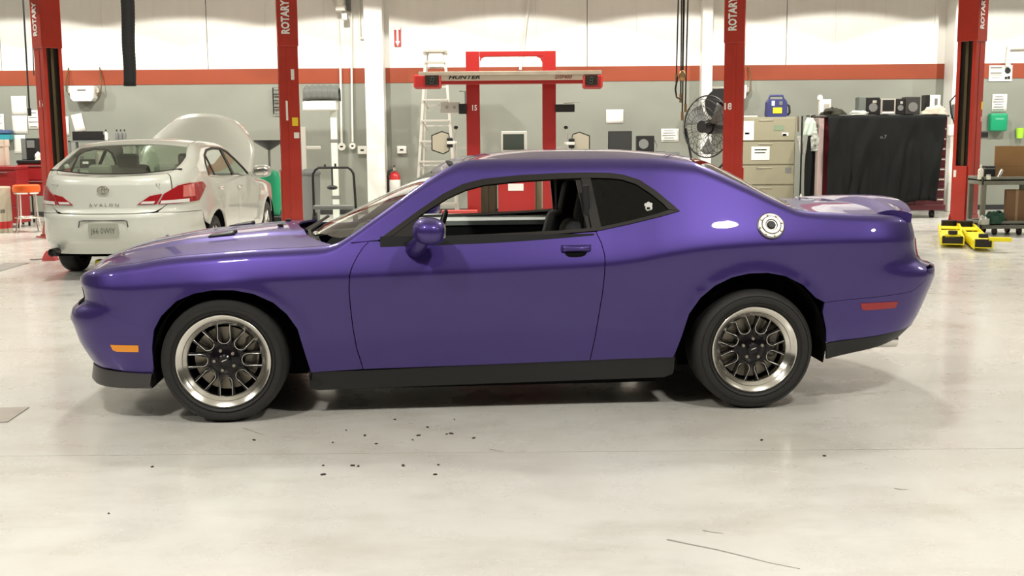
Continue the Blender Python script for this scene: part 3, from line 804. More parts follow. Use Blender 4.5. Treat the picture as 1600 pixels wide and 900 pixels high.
# sticker on the quarter glass
stk = MB()
for cx, cz, a_, b_ in ((2.355, 1.142, .040, .026), (2.340, 1.158, .018, .018), (2.368, 1.160, .018, .016), (2.355, 1.165, .020, .014)):
    p = PC.side(cx, cz)
    stk.cyl((cx, -(p.y-.001), cz), (cx, -(p.y+.0015), cz), a_/2, n=14)
stk.build('window_sticker', M_WHITEP, CAR, 0, label='small white sticker')
stk = MB(); p = PC.side(2.355, 1.14)
stk.box((2.352, -(p.y+.003), 1.139), (.018, .002, .012)); stk.box((2.362, -(p.y-.002), 1.152), (.006, .004, .006))
stk.build('sticker_print', M_BLACK, CAR, 0)
# wheels
for sgn in (-1, 1):
    make_wheel(CAR, (0, sgn*.925, .340), sgn, R_tyre=.342, width=.255, r_lip=.258, rot=.39)
    make_wheel(CAR, (2.946, sgn*.925, .340), sgn, R_tyre=.342, width=.285, r_lip=.246, rot=.0)
# ---------------------------------------------------------------- the white sedan behind
SED = thing('sedan', 'pearl white four-door sedan with its hood raised, seen from behind in the left bay', 'car', (-4.38, 16.03, 0), -math.pi/2)
M_PEARL = car_paint('pearl_white_paint', (0.66, 0.675, 0.61), metal=0.1, rough=0.3)
SK = Skin(
    u0=-0.40, u1=3.15, cf=0.46, cr=0.85, k1=0.74, k2=0.68, taper=0.06, ck=0.04, lean=0.16, lean2=0.0, upc=0.1, low=0.05, bot=0.45, zbot=0.50,
    wc=[(-.4, .875), (0, .905), (.8, .92), (1.6, .925), (2.4, .925), (2.82, .925), (3.15, .905)],
    zc=[(-.9, .70), (-.4, .76), (.5, .80), (3.15, .82), (4.0, .80)],
    ztop=[(-.95, .76), (-.5, .90), (0, .96), (.6, 1.01), (.78, 1.05), (1.0, 1.16), (1.45, 1.42), (1.6, 1.468), (1.85, 1.495), (2.3, 1.505), (2.7, 1.485), (2.85, 1.455), (3.05, 1.38), (3.3, 1.255), (3.45, 1.19), (3.55, 1.160), (3.75, 1.145), (3.95, 1.130)],
    R=[(-.9, .06), (.6, .08), (1.0, .05), (1.6, .09), (2.6, .09), (3.3, .08), (3.6, .05), (4, .04)],
    zbelt=[(.5, 1.03), (1.0, 1.03), (2.5, 1.06), (3.2, 1.10)],
    slope=[(.5, .46), (3.2, .50)],
    xf=[(.2, -.85), (.5, -.96), (.7, -.95), (.8, -.90)],
    xr=[(.28, 3.86), (.36, 3.92), (.45, 3.985), (.6, 4.03), (.70, 4.035), (.735, 4.02), (.765, 3.985), (.80, 3.97), (.9, 3.965), (1.04, 3.96), (1.09, 3.945), (1.13, 3.92)],
    arches=[(0, .33, .37, .012), (2.82, .33, .37, .014)])
def u_at(z, y):
    """corner parameter where the rear skin reaches half width y"""
    lo, hi = SK.u1, SK.u1+1.0
    for _ in range(30):
        md = (lo+hi)/2
        if SK.side(md, z).y > y: lo = md
        else: hi = md
    return lo
def yz(pts): return [(u_at(z, y), z) for y, z in pts]
S_ROOFC = Curve1([(1.2, 1.33), (1.5, 1.47), (1.75, 1.52), (2.2, 1.54), (2.6, 1.528), (2.85, 1.485), (2.95, 1.45)])
S_BACKC = Curve1([(2.6, 1.525), (2.85, 1.48), (3.05, 1.405), (3.3, 1.28), (3.5, 1.192), (3.62, 1.152), (3.95, 1.132)])
S_GLASSC = Curve1([(.5, 1.0), (.75, 1.09), (1.1, 1.27), (1.5, 1.465), (1.7, 1.50)])
def s_field(C):
    def f(x, y):
        ye, ze = SK.edge(x); q = min(1.0, abs(y)/max(ye, 1e-3))
        return ze+(C(x)-ze)*(1-q**2.4)
    return f
sA = lambda cx: [(cx+.385*math.cos(a), .33+.385*math.sin(a)) for a in [math.pi*(1.10-1.20*k/16) for k in range(17)]]
S_DU = [(.98, 1.07), (1.12, 1.16), (1.36, 1.29), (1.56, 1.375), (1.8, 1.42), (2.2, 1.432), (2.52, 1.41), (2.74, 1.345), (2.88, 1.25), (2.96, 1.13)]
S_DL = [(2.96, 1.105), (2.5, 1.075), (1.9, 1.06), (1.3, 1.05), (.98, 1.045)]
d1 = [(.72, 1.03), (.66, .90), (.62, .7), (.62, .5), (.66, .28)]
d2 = [(1.80, 1.058), (1.79, .8), (1.78, .28)]
d3 = [(2.88, 1.098), (2.80, .95), (2.62, .80), (2.46, .66), (2.42, .50), (2.40, .28)]
for sgn in (-1, 1):
    a0 = sA(0); a1 = sA(2.82)
    fen = [(-.40, .50), (-.52, .6), (-.52, 9.9)]+[(-.5+1.05*k/20, 9.9) for k in range(21)]+[(.64, 1.02)]+sh(d1, -G)+[(.40, .27)]+[p for p in a0[::-1] if p[0] > -.38 and p[1] > .28]
    side_panel(SK, 'front_fender', fen, M_PEARL, SED, sgn, step=.05)
    side_panel(SK, 'front_door', sh(d1, G)+[(1.775, .28)]+sh(d2[::-1], -G)+[(.98, 1.043), (.75, 1.035)], M_PEARL, SED, sgn, step=.05)
    side_panel(SK, 'rear_door', sh(d2, G)+[(2.397, .28)]+sh(d3[::-1], -G)+[(2.5, 1.073), (1.9, 1.058)], M_PEARL, SED, sgn, step=.05)
    q_ = sh(d3[::-1], G)+S_DL[:1]+S_DU[::-1]+[(.98, 1.047), (.74, 1.037), (.66, 1.025)]+[(.66+(3.58-.66)*k/70, 9.9) for k in range(71)]
    q_ += [(u_at(1.10, .68)-.004, 9.9), (u_at(1.04, .675), 1.04), (u_at(.96, .68), .96), (u_at(.86, .66), .86), (u_at(.80, .60), .80), (u_at(.755, .55), .755), (3.6, .745), (3.25, .735), (3.20, .6)]+[p for p in a1[::-1] if p[1] > .5 or p[0] < 2.82]
    side_panel(SK, 'rear_quarter', q_, M_PEARL, SED, sgn, step=.035)
    side_panel(SK, 'rocker_panel', [(.40, .27), (2.42, .27), (2.42, .19), (.40, .19)], M_PEARL, SED, sgn, off=-.004, step=.1)
    inU = [(1.04, 1.08), (1.16, 1.155), (1.38, 1.27), (1.57, 1.35), (1.8, 1.395), (2.2, 1.407), (2.5, 1.386), (2.71, 1.325), (2.85, 1.235), (2.92, 1.125)]
    inL = [(2.92, 1.12), (2.5, 1.09), (1.9, 1.075), (1.3, 1.065), (1.04, 1.06)]
    side_panel(SK, 'window_surround', S_DU+S_DL+inL[::-1]+inU[::-1][0:1]+inU[::-1], M_TRIM, SED, sgn, off=.003, step=.05) if False else None
    side_panel(SK, 'window_surround', S_DU+inU[::-1], M_TRIM, SED, sgn, off=.004, step=.05)
    side_panel(SK, 'window_surround', S_DL+inL[::-1], M_CHROME, SED, sgn, off=.004, step=.05, label='bright window sill strip')
    side_panel(SK, 'middle_pillar', [(1.77, 1.07), (1.87, 1.072), (1.87, 1.405), (1.77, 1.40)], M_TRIM, SED, sgn, off=.002, step=.05)
    side_panel(SK, 'side_window', [(1.05, 1.07), (1.765, 1.078), (1.765, 1.38), (1.57, 1.345), (1.38, 1.265), (1.16, 1.15)], M_SEDGLASS, SED, sgn, off=-.006, thick=.004, step=.06)
    side_panel(SK, 'side_window', [(1.875, 1.08), (2.5, 1.095), (2.9, 1.125), (2.84, 1.23), (2.70, 1.32), (2.5, 1.38), (2.2, 1.40), (1.875, 1.398)], M_SEDGLASS, SED, sgn, off=-.006, thick=.004, step=.06)
    side_panel(SK, 'quarter_divider', [(2.66, 1.09), (2.70, 1.09), (2.68, 1.335), (2.64, 1.35)], M_TRIM, SED, sgn, off=.0, step=.06)
    for hx, hz in ((1.70, .93), (2.60, .95)):
        p = SK.side(hx, hz)
        MB().ball((hx, sgn*(p.y+.02), hz), (.19, .035, .035), 14, .7).build('door_handle', M_CHROME, SED)
    # tail lamp in three lenses
    o1 = yz([(.345, .835), (.40, .875), (.47, .925), (.57, .945), (.585, .945), (.53, .835)])
    side_panel(SK, 'tail_lamp', o1, M_REDLENS, SED, sgn, off=.010, step=.03)
    o2 = yz([(.545, .835), (.60, .945), (.66, .985), (.72, 1.03), (.79, 1.048)])+[(u_at(1.05, .86), 1.052), (u_at(1.0, .875), 1.0), (u_at(.85, .86), .85)]+yz([(.70, .835)])
    side_panel(SK, 'tail_lamp', o2, M_REDLENS, SED, sgn, off=.010, step=.03)
    o3 = yz([(.375, .843), (.40, .868), (.52, .868), (.505, .843)])
    side_panel(SK, 'reverse_lamp', o3, M_CLEARLENS, SED, sgn, off=.014, step=.03)
    o4 = yz([(.565, .840), (.575, .872), (.80, .880), (.80, .843)])
    side_panel(SK, 'reverse_lamp', o4, M_CLEARLENS, SED, sgn, off=.014, step=.03)
    side_panel(SK, 'lamp_lens', yz([(.755, .90), (.755, 1.025), (.82, 1.035), (.835, .90)]), mat('pink_lens', (.62, .16, .14), .15, coat=.8), SED, sgn, off=.015, step=.03)
    # door mirror
    MB().ball((.98, sgn*1.05, 1.10), (.16, .25, .165), 18, .75).build('door_mirror', mat('mirror_shell_grey', (.42, .42, .38), .3, .2, coat=.5), SED, 60)
    MB().ball((1.05, sgn*1.05, 1.10), (.03, .19, .115), 14, .6).build('mirror_glass', M_CHROME, SED, 60)
    MB().box((.98, sgn*.92, 1.075), (.07, .12, .05), .015).build('mirror_arm', M_PEARL, SED)
    MB().lathe([(.03, 0), (.042, 0), (.044, .01), (.044, .16), (.03, .16)], axis='X', n=20, closed=True).build('exhaust_tip', mat('sooty_steel', (.05, .048, .045), .35, .8), SED, loc=(3.80, sgn*.60, .325))
    wl = MB()
    for cx in (0, 2.82):
        wl.grid(lambda a, b_: Vector((cx+.40*math.cos(math.pi*(1.1-1.2*a)), sgn*(.90-.35*b_), .33+.40*math.sin(math.pi*(1.1-1.2*a)))), 20, 1)
    wl.build('wheel_liner', M_DARK, SED, 60, thick=.006)
    for cx in (0, 2.82):
        W_ = MB().lathe([(.215, .01), (.205, .05), (.20, .19)], axis='Y', n=36, caps=False).build('wheel', M_CHROME, SED, 30, loc=(cx, sgn*.885, .325))
        if sgn > 0: W_.rotation_euler = (0, 0, math.pi)
        MB().lathe([(.212, .012), (.225, -.004), (.26, -.008), (.305, .004), (.322, .03), (.325, .06), (.325, .16), (.318, .19), (.29, .205), (.22, .20)], axis='Y', n=48, closed=True).build('tyre', M_RUBBER, W_, 50)
        sp = MB()
        for k in range(7):
            a = k*2*math.pi/7
            sp.box((.125*math.cos(a), .03, .125*math.sin(a)), (.17, .03, .05), .01, (0, -a, 0))
        sp.lathe([(.001, .01), (.05, .012), (.06, .04), (.001, .05)], axis='Y', n=20)
        sp.build('spokes', M_CHROME, W_)
        MB().lathe([(.001, .09), (.2, .09), (.2, .12), (.001, .12)], axis='Y', n=24).build('brake_disc', M_DARK, W_)
    sy = sgn*.38
    M_TAN = mat('sedan_seat_leather', (.34, .35, .30), .6)
    MB().box((1.9, sy, .92), (.16, .5, .62), .07, (0, .25, 0), 2).build('seat_back', M_TAN, SED)
    MB().box((2.02, sy, 1.27), (.10, .27, .17), .04, (0, .2, 0), 2).build('headrest', M_TAN, SED)
    MB().box((2.98, sy, 1.17), (.12, .26, .15), .04, (0, .2, 0), 2).build('headrest', M_TAN, SED)
# rear face
bump = [(3.212, .36), (3.205, .5), (3.25, .73), (3.6, .738)]+yz([(.565, .748), (.50, .742), (.40, .738), (.2, .737)])+[(4.15, .737), (4.15, .345), (3.9, .335), (3.6, .325)]
side_panel(SK, 'rear_bumper', bump, M_PEARL, SED, -1, both=True, step=.03)
side_panel(SK, 'bumper_lower_lip', [(3.24, .35), (3.6, .318), (3.9, .328), (4.15, .338), (4.15, .29), (3.6, .285), (3.24, .30)], M_PEARL, SED, -1, off=-.012, both=True, step=.05)
lid = [(u_at(1.10, .67)+.003, 9.9), (u_at(1.04, .665), 1.04), (u_at(.96, .67), .96), (u_at(.86, .65), .86), (u_at(.80, .59), .80), (u_at(.765, .53), .765)]+yz([(.48, .752), (.3, .747)])+[(4.15, .747), (4.15, 9.9), (4.0, 9.9), (3.85, 9.9)]
side_panel(SK, 'trunk_lid', lid, M_PEARL, SED, -1, both=True, step=.03)
side_panel(SK, 'front_bumper', [(-.52, .6), (-.40, .5), (-.39, .26), (-1.40, .22), (-1.40, 9.9), (-.9, 9.9), (-.523, 9.9)], M_PEARL, SED, -1, both=True, step=.06)
def lip_pts(u): p = SK.side(u, SK.ztop(SK.xnom(u))); return (p.x-.004, max(0, p.y-.004))
dk = [(3.62, 0), (3.61, .3), (3.565, .62), (3.57, SK.edge(3.57)[0]-.006)]+[(x, SK.edge(x)[0]-.006) for x in (3.62, 3.68, 3.74)]+[lip_pts(3.15+t) for t in (.70, .76, .82, .88, .94, 1.0)]
plan_panel('trunk_top', mirror_y(dk), s_field(S_BACKC), M_PEARL, SED)
bs = [(x, SK.edge(x)[0]-.008) for x in (2.93, 3.0, 3.1, 3.2, 3.3, 3.4, 3.5, 3.54)]
plan_panel('rear_window', mirror_y([(2.885, 0), (2.89, .3), (2.91, .5)]+bs+[(3.57, .5), (3.60, .3), (3.605, 0)]), s_field(S_BACKC), M_SEDGLASS, SED, thick=.005)
plan_panel('rear_window_trim', mirror_y([(3.595, 0), (3.59, .3), (3.555, .6), (3.53, .72), (3.545, .735), (3.57, .62), (3.608, .3), (3.615, 0)]), s_field(S_BACKC), M_TRIM, SED, off=.006)
rs = [(1.52, SK.edge(1.52)[0]-.006)]+[(x, SK.edge(x)[0]-.006) for x in (1.6, 1.8, 2.0, 2.2, 2.4, 2.6, 2.75, 2.85, 2.9)]
plan_panel('roof', mirror_y([(1.48, 0), (1.49, .3)]+rs+[(2.89, .5), (2.875, .3), (2.87, 0)]), s_field(S_ROOFC), M_PEARL, SED)
plan_panel('windscreen', mirror_y([(.60, 0), (.66, .4), (.80, .72)]+[(x, SK.edge(x)[0]-.01) for x in (.9, 1.1, 1.3, 1.48)]+[(1.465, .3), (1.46, 0)]), s_field(S_GLASSC), M_SEDGLASS, SED, thick=.005)
def hood_fn(a, b_):
    w = .80 if a < .45 else .80-.27*((a-.45)/.55)**1.4
    yy = (2*b_-1)*w
    e = abs(2*b_-1)
    d = 1.10*a; ang = math.radians(43)+.10*a
    bow = .07*math.sin(math.pi*a*.8)-.13*e**4-.02*(a**3)*6*e*e
    return Vector((.66-d*math.cos(ang)+bow*math.sin(ang), yy, 1.03+d*math.sin(ang)+bow*math.cos(ang)))
MB().grid(hood_fn, 14, 24).build('hood', M_PEARL, SED, 50, thick=.015, label='white hood propped open')
MB().cyl((-.35, .62, .92), (.02, .56, 1.55), .008, n=6).build('hood_prop', M_BLACK, SED)
ub = MB(); ub.box2((-.4, -.5, .2), (3.2, .5, .6)); ub.box2((.5, -.85, .2), (2.35, .85, .3)); ub.box2((3.2, -.60, .34), (3.72, .60, .70)); ub.box2((.3, -.8, .4), (.62, .8, .98)); ub.box2((-.8, -.6, .3), (-.4, .6, .7))
ub.build('underbody', M_DARK, SED, 0)
MB().box2((2.95, -.70, 1.09), (3.55, .70, 1.12), .01).build('parcel_shelf', mat('parcel_shelf_grey', (.20, .21, .18), .8), SED)
MB().box((2.83, 0, .85), (.16, 1.25, .55), .06, (0, .3, 0)).build('rear_seat_back', mat('sedan_seat_leather', (.3, .3, .3)), SED)
MB().box((.95, 0, 1.0), (.4, 1.5, .14), .05).build('dashboard', M_SEAT, SED)
# emblem: three interlaced ovals
xe = SK.side(4.15, 1.0).x+.012
em = MB()
def oval(cy, cz, ry, rz, r=.006): em.tube([(xe, cy+ry*math.cos(t), cz+rz*math.sin(t)) for t in [k*math.pi/12 for k in range(24)]], r, 6, closed=True)
oval(0, .995, .062, .042); oval(0, 1.015, .042, .018, .005); oval(0, .995, .018, .040, .005)
em.build('trunk_emblem', M_CHROME, SED)
text_mesh('trunk_lettering', 'A V A L O N', .045, M_CHROME, SED, (SK.side(4.15, .835).x+.004, 0, .835), (math.pi/2, 0, math.pi/2), .002, sx=1.35)
text_mesh('trunk_lettering', 'XLS', .035, M_CHROME, SED, (SK.side(u_at(1.045, .54), 1.045).x+.006, .54, 1.045), (math.pi/2, 0, math.pi/2), .002, sx=1.3)
text_mesh('trunk_lettering', 'TOYOTA', .030, M_CHROME, SED, (SK.side(u_at(1.045, .54), 1.045).x+.006, -.54, 1.045), (math.pi/2, 0, math.pi/2), .002)
xb = SK.side(4.15, .58).x
fr = MB()
fr.tube([(xb+.004, -.265, .60), (xb+.004, -.255, .665), (xb+.004, -.225, .672), (xb+.004, .225, .672), (xb+.004, .255, .665), (xb+.004, .265, .60)], .006, 6)
fr.build('plate_recess_edge', M_GREYPL, SED)
pl = MB().box((xb+.010, 0, .565), (.012, .315, .165), .004).build('license_plate', mat('plate_grey_green', (.36, .37, .31), .4), SED)
text_mesh('plate_number', 'J66 0WIY', .085, mat('plate_ink', (.10, .11, .09), .6), pl, (xb+.0165, 0, .560), (math.pi/2, 0, math.pi/2), .001, sx=.78)
MB().ball((3.35, -.62, 1.235), (.02, .06, .06), 12).build('window_sticker', M_WHITEP, SED)
# ---------------------------------------------------------------- colours of the workshop things
M_LIFT = mat('lift_red_enamel', (0.44, 0.034, 0.019), 0.32, coat=0.25, var=0.10, scale=3)
M_LIFTD = mat('lift_channel_black', (0.018, 0.012, 0.008), 0.6)
M_HRED = mat('gantry_red_enamel', (0.37, 0.022, 0.020), 0.35, coat=0.2)
M_YEL = mat('yellow_enamel', (0.86, 0.72, 0.015), 0.4, var=0.12, scale=8)
M_PAPER = mat('paper_white', (0.80, 0.79, 0.73), 0.8)
M_INK = mat('printed_ink', (0.16, 0.16, 0.15), 0.8)
M_BEIGE = mat('beige_cabinet_enamel', (0.30, 0.285, 0.20), 0.45, var=0.05, scale=2)
M_ALU = mat('dull_aluminium', (0.62, 0.60, 0.54), 0.4, 0.55)
M_MIDGREY = mat('mid_grey_plastic', (0.16, 0.17, 0.16), 0.6)
M_CLOTH = mat('black_cover_cloth', (0.0095, 0.0105, 0.0105), 0.8, bump=0.2, scale=50, spec=0.15)
M_BURG = mat('burgundy_enamel', (0.10, 0.012, 0.018), 0.35, coat=0.3)
M_CARD = mat('cardboard_brown', (0.36, 0.20, 0.085), 0.85, var=0.08, scale=4)
M_CART = mat('cart_grey_plastic', (0.17, 0.17, 0.14), 0.6, var=0.15, scale=6)
M_GREEN = mat('green_plastic', (0.01, 0.30, 0.14), 0.4)
M_LIME = mat('lime_plastic', (0.38, 0.72, 0.05), 0.4)
M_ORSEAT = mat('orange_vinyl', (0.80, 0.13, 0.02), 0.35, coat=0.3)
M_BLUE = mat('dark_blue_plastic', (0.045, 0.05, 0.16), 0.4)
M_BRASS = mat('brass_fitting', (0.35, 0.22, 0.10), 0.4, 0.8)
M_WBOX = mat('white_enamel_box', (0.78, 0.77, 0.70), 0.4)
M_RED2 = mat('tool_cabinet_red', (0.30, 0.018, 0.020), 0.35, coat=0.2)

def pr(x0, y0, x1, y1, Y):
    """metric rectangle seen at those photo pixels on the plane Y: x0, x1, z0, z1"""
    xc, yc = (x0+x1)/2, (y0+y1)/2
    return at(x0, yc, Y).x, at(x1, yc, Y).x, at(xc, y1, Y).z, at(xc, y0, Y).z

# ---------------------------------------------------------------- two-post lifts
YP = 17.7
def lift_post(cx, ang, label, header_z, texts, yawtext):
    """ang: direction the open channel faces"""
    t = thing('lift_post', label, 'car lift', (cx, YP, 0), ang, 'red two-post lift columns')
    w, d, h = .30, .30, 4.3
    # C channel with the mouth towards +x; its back at -x
    sec = [(-w/2, -d/2), (w/2, -d/2), (w/2, -d/2+.055), (w/2-.012, -d/2+.055), (w/2-.012, -d/2+.014), (-w/2+.014, -d/2+.014), (-w/2+.014, d/2-.014), (w/2-.012, d/2-.014), (w/2-.012, d/2-.055), (w/2, d/2-.055), (w/2, d/2), (-w/2, d/2)]
    MB().prism(sec, 'Z', .02, h).build('column', M_LIFT, t, 0)
    MB().box2((-w/2+.02, -d/2+.02, .9), (w/2-.05, d/2-.02, h)).build('channel_lining', M_LIFTD, t, 0)
    MB().box2((w/2-.05, -.022, .95), (w/2-.02, .022, h)).build('lift_chain', mat('oily_chain', (.09, .065, .03), .5, .5), t, 0)
    MB().box2((w/2-.06, -d/2+.05, .10), (w/2+.02, d/2-.05, 1.02), .008).build('carriage', M_LIFT, t, 0)
    MB().box2((-w/2-.12, -d/2-.10, 0), (w/2+.14, d/2+.10, .022), .004).build('base_plate', M_LIFT, t, 0)
    for sy in (-1, 1):
        MB().prism([(-w/2-.10, .022), (w/2+.08, .022), (w/2, .26), (-w/2, .26)], 'Y', sy*(d/2+.002), sy*(d/2+.014)).build('gusset', M_LIFT, t, 0)
        MB().box2((-.03, sy*(d/2-.002), .26), (.03, sy*(d/2+.006), header_z-.02), .003).build('stiffener', M_LIFT, t, 0)
    for bx in (-.2, .2):
        for by in (-.19, .19):
            MB().cyl((bx, by, .02), (bx, by, .05), .016, n=6).build('anchor_bolt', M_STEEL, t, 0)
    MB().box2((-w/2-.012, -d/2-.016, header_z), (w/2+.004, d/2+.016, h+.02), .006).build('header_cover', M_LIFT, t, 0)
    for kind, body, px_, z_, sz in texts:
        fy = -d/2-(.0185 if z_ > header_z else .003)
        if kind == 'v':
            text_mesh('maker_lettering', body, sz, M_WHITEP, t, (px_, fy, z_), (math.pi/2, -math.pi/2, 0), .002, sx=.76, bold=.006)
        elif kind == 'h':
            text_mesh('bay_number', body, sz, M_WHITEP, t, (px_, fy, z_), (math.pi/2, 0, 0), .0015, bold=.003)
        else:
            MB().box((px_, fy, z_), (sz[0], .003, sz[1])).build('label_sticker', mat(*kind), t, 0)
    return t
S_W = ('sticker_white', (.8, .79, .72), .5); S_Y = ('sticker_yellow', (.85, .6, .02), .5); S_P = ('sticker_pink', (.75, .3, .3), .5)
lx = [X(82, YP, 200), X(453, YP, 200), X(1146, YP, 200), X(1512, YP, 200)]
hz = 2.93
mk = lambda z0, px_: ('v', 'ROTARY', px_, z0+.43, .17)
p1_ = lift_post(lx[0], math.radians(-42), 'red lift column at the left, behind the rear corner of the white sedan', hz, [mk(hz, -.02), ('h', '16', -.02, 2.08, .14)], 0)
p2_ = lift_post(lx[1], math.radians(180+14), 'red lift column beside the raised white hood, with a yellow sticker', hz, [], 0)
p3_ = lift_post(lx[2], math.radians(-14), 'red lift column numbered 18 between the black fan and the beige file cabinet', hz, [mk(hz, -.03), ('h', '18', -.09, 1.96, .14)], 0)
p4_ = lift_post(lx[3], math.radians(180+42), 'red lift column at the right with yellow swing arms on the floor', hz, [], 0)
# posts whose mouth faces left: their visible face is the +y side in local terms
def face_text(t, body, kind, lx_, z_, sz, m=None):
    fy = .15+(.0185 if z_ > hz else .003)
    if kind == 'v': return text_mesh('maker_lettering', body, sz, M_WHITEP, t, (lx_, fy, z_), (math.pi/2, math.pi/2, math.pi), .002, sx=.76, bold=.006)
    if kind == 'h': return text_mesh('bay_number', body, sz, M_WHITEP, t, (lx_, fy, z_), (math.pi/2, 0, math.pi), .0015, bold=.003)
    return MB().box((lx_, fy, z_), (sz[0], .003, sz[1])).build('label_sticker', m, t, 0)
for t_ in (p2_, p4_): 
    o = face_text(t_, 'ROTARY', 'v', .02, hz+.43, .17); o.rotation_euler = (math.pi/2, -math.pi/2, math.pi)
mw, my_, mp_ = mat(*S_W), mat(*S_Y), mat(*S_P)
face_text(p2_, '', 'b', -.06, 2.50, (.05, .16), mw); face_text(p2_, '', 'b', .04, 1.95, (.04, .30), mw)
face_text(p2_, '', 'b', -.07, 1.78, (.10, .13), my_); face_text(p2_, '', 'b', -.09, 1.57, (.08, .09), mw)
face_text(p4_, '', 'b', -.12, 1.95, (.05, .12), my_); face_text(p4_, '', 'b', -.12, 1.74, (.05, .07), mp_); face_text(p4_, '', 'b', -.02, 1.93, (.02, .2), mp_)
MB().box((.172, -.09, .90), (.004, .045, .11)).build('label_sticker', mw, p4_, 0)
MB().box((-.42, .0, 1.50), (.36, .12, .12), .02).build('control_lever', M_BLACK, p4_, 0)
# swing arms of the right hand lift
arms = [(at(1487, 372, 16.6), at(1506, 383, 15.2), at(1477, 366, 16.6)), (at(1518, 368, 16.9), at(1556, 388, 14.6), at(1500, 364, 16.9))]
def swing_arm(p, q, wd):
    M4 = p4_.matrix_world if False else (Matrix.Translation(p4_.location) @ Matrix.Rotation(p4_.rotation_euler.z, 4, 'Z'))
    inv = M4.inverted()
    d = Vector((q.x-p.x, q.y-p.y, 0)); L_ = d.length; d.normalize()
    a = math.atan2(d.y, d.x)-p4_.rotation_euler.z
    b = MB()
    b.box((L_*.5, -wd, .09), (L_, .022, .11), .004); b.box((L_*.5, wd, .09), (L_, .022, .11), .004)
    b.box((L_*.72, 0, .142), (L_*.52, 2*wd, .018), .004); b.box((L_*.2, 0, .142), (L_*.2, 2*wd, .018), .004); b.box((L_*.55, 0, .052), (L_*.9, 2*wd, .018), .004)
    b.prism([(0, .14), (.10, .19), (L_*.6, .16), (L_*.6, .14)], 'Y', -wd-.01, -wd+.01)
    b.prism([(0, .14), (.10, .19), (L_*.6, .16), (L_*.6, .14)], 'Y', wd-.01, wd+.01)
    arm = b.build('swing_arm', M_YEL, p4_, 0)
    l = inv @ Vector((p.x, p.y, 0)); arm.location = l; arm.rotation_euler = (0, 0, a)
    e = MB(); e.box((L_-.02, 0, .11), (.05, 2*wd-.02, .10), .004); e.cyl((L_-.03, 0, .18), (L_-.03, 0, .23), .06, n=16)
    e.build('arm_pad', M_LIFTD, arm, 0)
    MB().box((L_-.05, .20 if wd < .12 else .0, .16), (.11, .28 if wd < .12 else .2, .05), .006).build('arm_extension', M_YEL, arm, 0)
    MB().cyl((.0, 0, .04), (.0, 0, .22), .11, n=20).build('arm_pivot', M_LIFTD, arm, 40)
A0 = p4_.location
swing_arm(Vector((X(1487, 17.0), 16.95, 0)), Vector((X(1496, 15.0), 15.0, 0)), .14)
swing_arm(Vector((X(1510, 16.9), 16.8, 0)), Vector((X(1545, 14.5), 14.5, 0)), .11)

# ---------------------------------------------------------------- things hung on the wall
YF = YW-0.004
def paper(px0, py0, px1, py1, label, name='paper_sheet', cat='paper', Y=None, lines=0, tilt=0.0, material=None, group='papers taped to the back wall'):
    Y = Y or YF
    x0, x1, z0, z1 = pr(px0, py0, px1, py1, Y)
    t = thing(name, label, cat, ((x0+x1)/2, Y-.004, (z0+z1)/2), 0, group)
    w, h = x1-x0, z1-z0
    s_ = MB().grid(lambda a, b_: Vector(((a-.5)*w, -.008*math.sin(math.pi*b_)*a, (b_-.5)*h)), 4, 4).build('sheet', material or M_PAPER, t, 40, thick=.002)
    if lines:
        b = MB()
        for k in range(lines):
            ww = w*(.55+.2*((k*7) % 3)/2)
            b.box((-.06*w, -.0115, h*(.36-.72*k/max(1, lines-1))), (ww, .001, h*.035))
        b.build('printed_lines', M_INK, t, 0)
    t.rotation_euler = (0, tilt, 0)
    return t
paper(18, 150, 42, 180, 'upper of two large white sheets on the grey wall left of the left lift column', lines=0)
paper(19.5, 180.5, 43, 209, 'lower of two large white sheets on the grey wall left of the left lift column', lines=0)
paper(22, 211, 40, 240, 'white sheet low on the wall behind the black computer tower', lines=0)
paper(44, 172, 63, 202, 'white printed sheet under the hanging cable beside the left lift column', lines=4)
paper(99.5, 182, 108, 212, 'narrow white sheet just right of the left lift column')
paper(114, 178, 131, 206, 'tilted white sheet under the left white wall box', tilt=-.2)
paper(-9, 178, 7, 207, 'white sheet above the teal box at the left edge', lines=3)
paper(947, 171, 974, 193, 'white sheet on the wall right of the gantry, higher of the two there', lines=0)
paper(1033, 201, 1060.5, 222, 'white printed sheet on the wall left of the pedestal fan', lines=5)
paper(1550, 147, 1573, 175, 'white notice above the green box at the right', lines=6)
# warning sign at the right
x0, x1, z0, z1 = pr(1545, 102, 1581.5, 127, YF-.012)
t = thing('wall_sign', 'white safety sign with black print across the orange stripe at the right', 'sign', ((x0+x1)/2, YF-.016, (z0+z1)/2))
w, h = x1-x0, z1-z0
MB().box((0, 0, 0), (w, .006, h), .002).build('sign_board', M_WBOX, t, 0)
b = MB()
for k, (a, ww) in enumerate(((.40, .50), (.32, .46), (.02, .48), (-.07, .40), (-.15, .5), (-.30, .35))): b.box((-.2*w, -.004, a*h*.9), (ww*w, .002, h*(.07 if k in (0, 2) else .03)))
b.build('printed_lines', M_INK, t, 0)
b = MB(); b.cyl((.30*w, -.005, .16*h), (.30*w, -.003, .16*h), .06, n=20); b.box((.24*w, -.004, -.3*h), (.05, .002, .05)); b.box((.36*w, -.004, -.28*h), (.05, .002, .06)); b.build('warning_symbols', M_BLACK, t, 0)
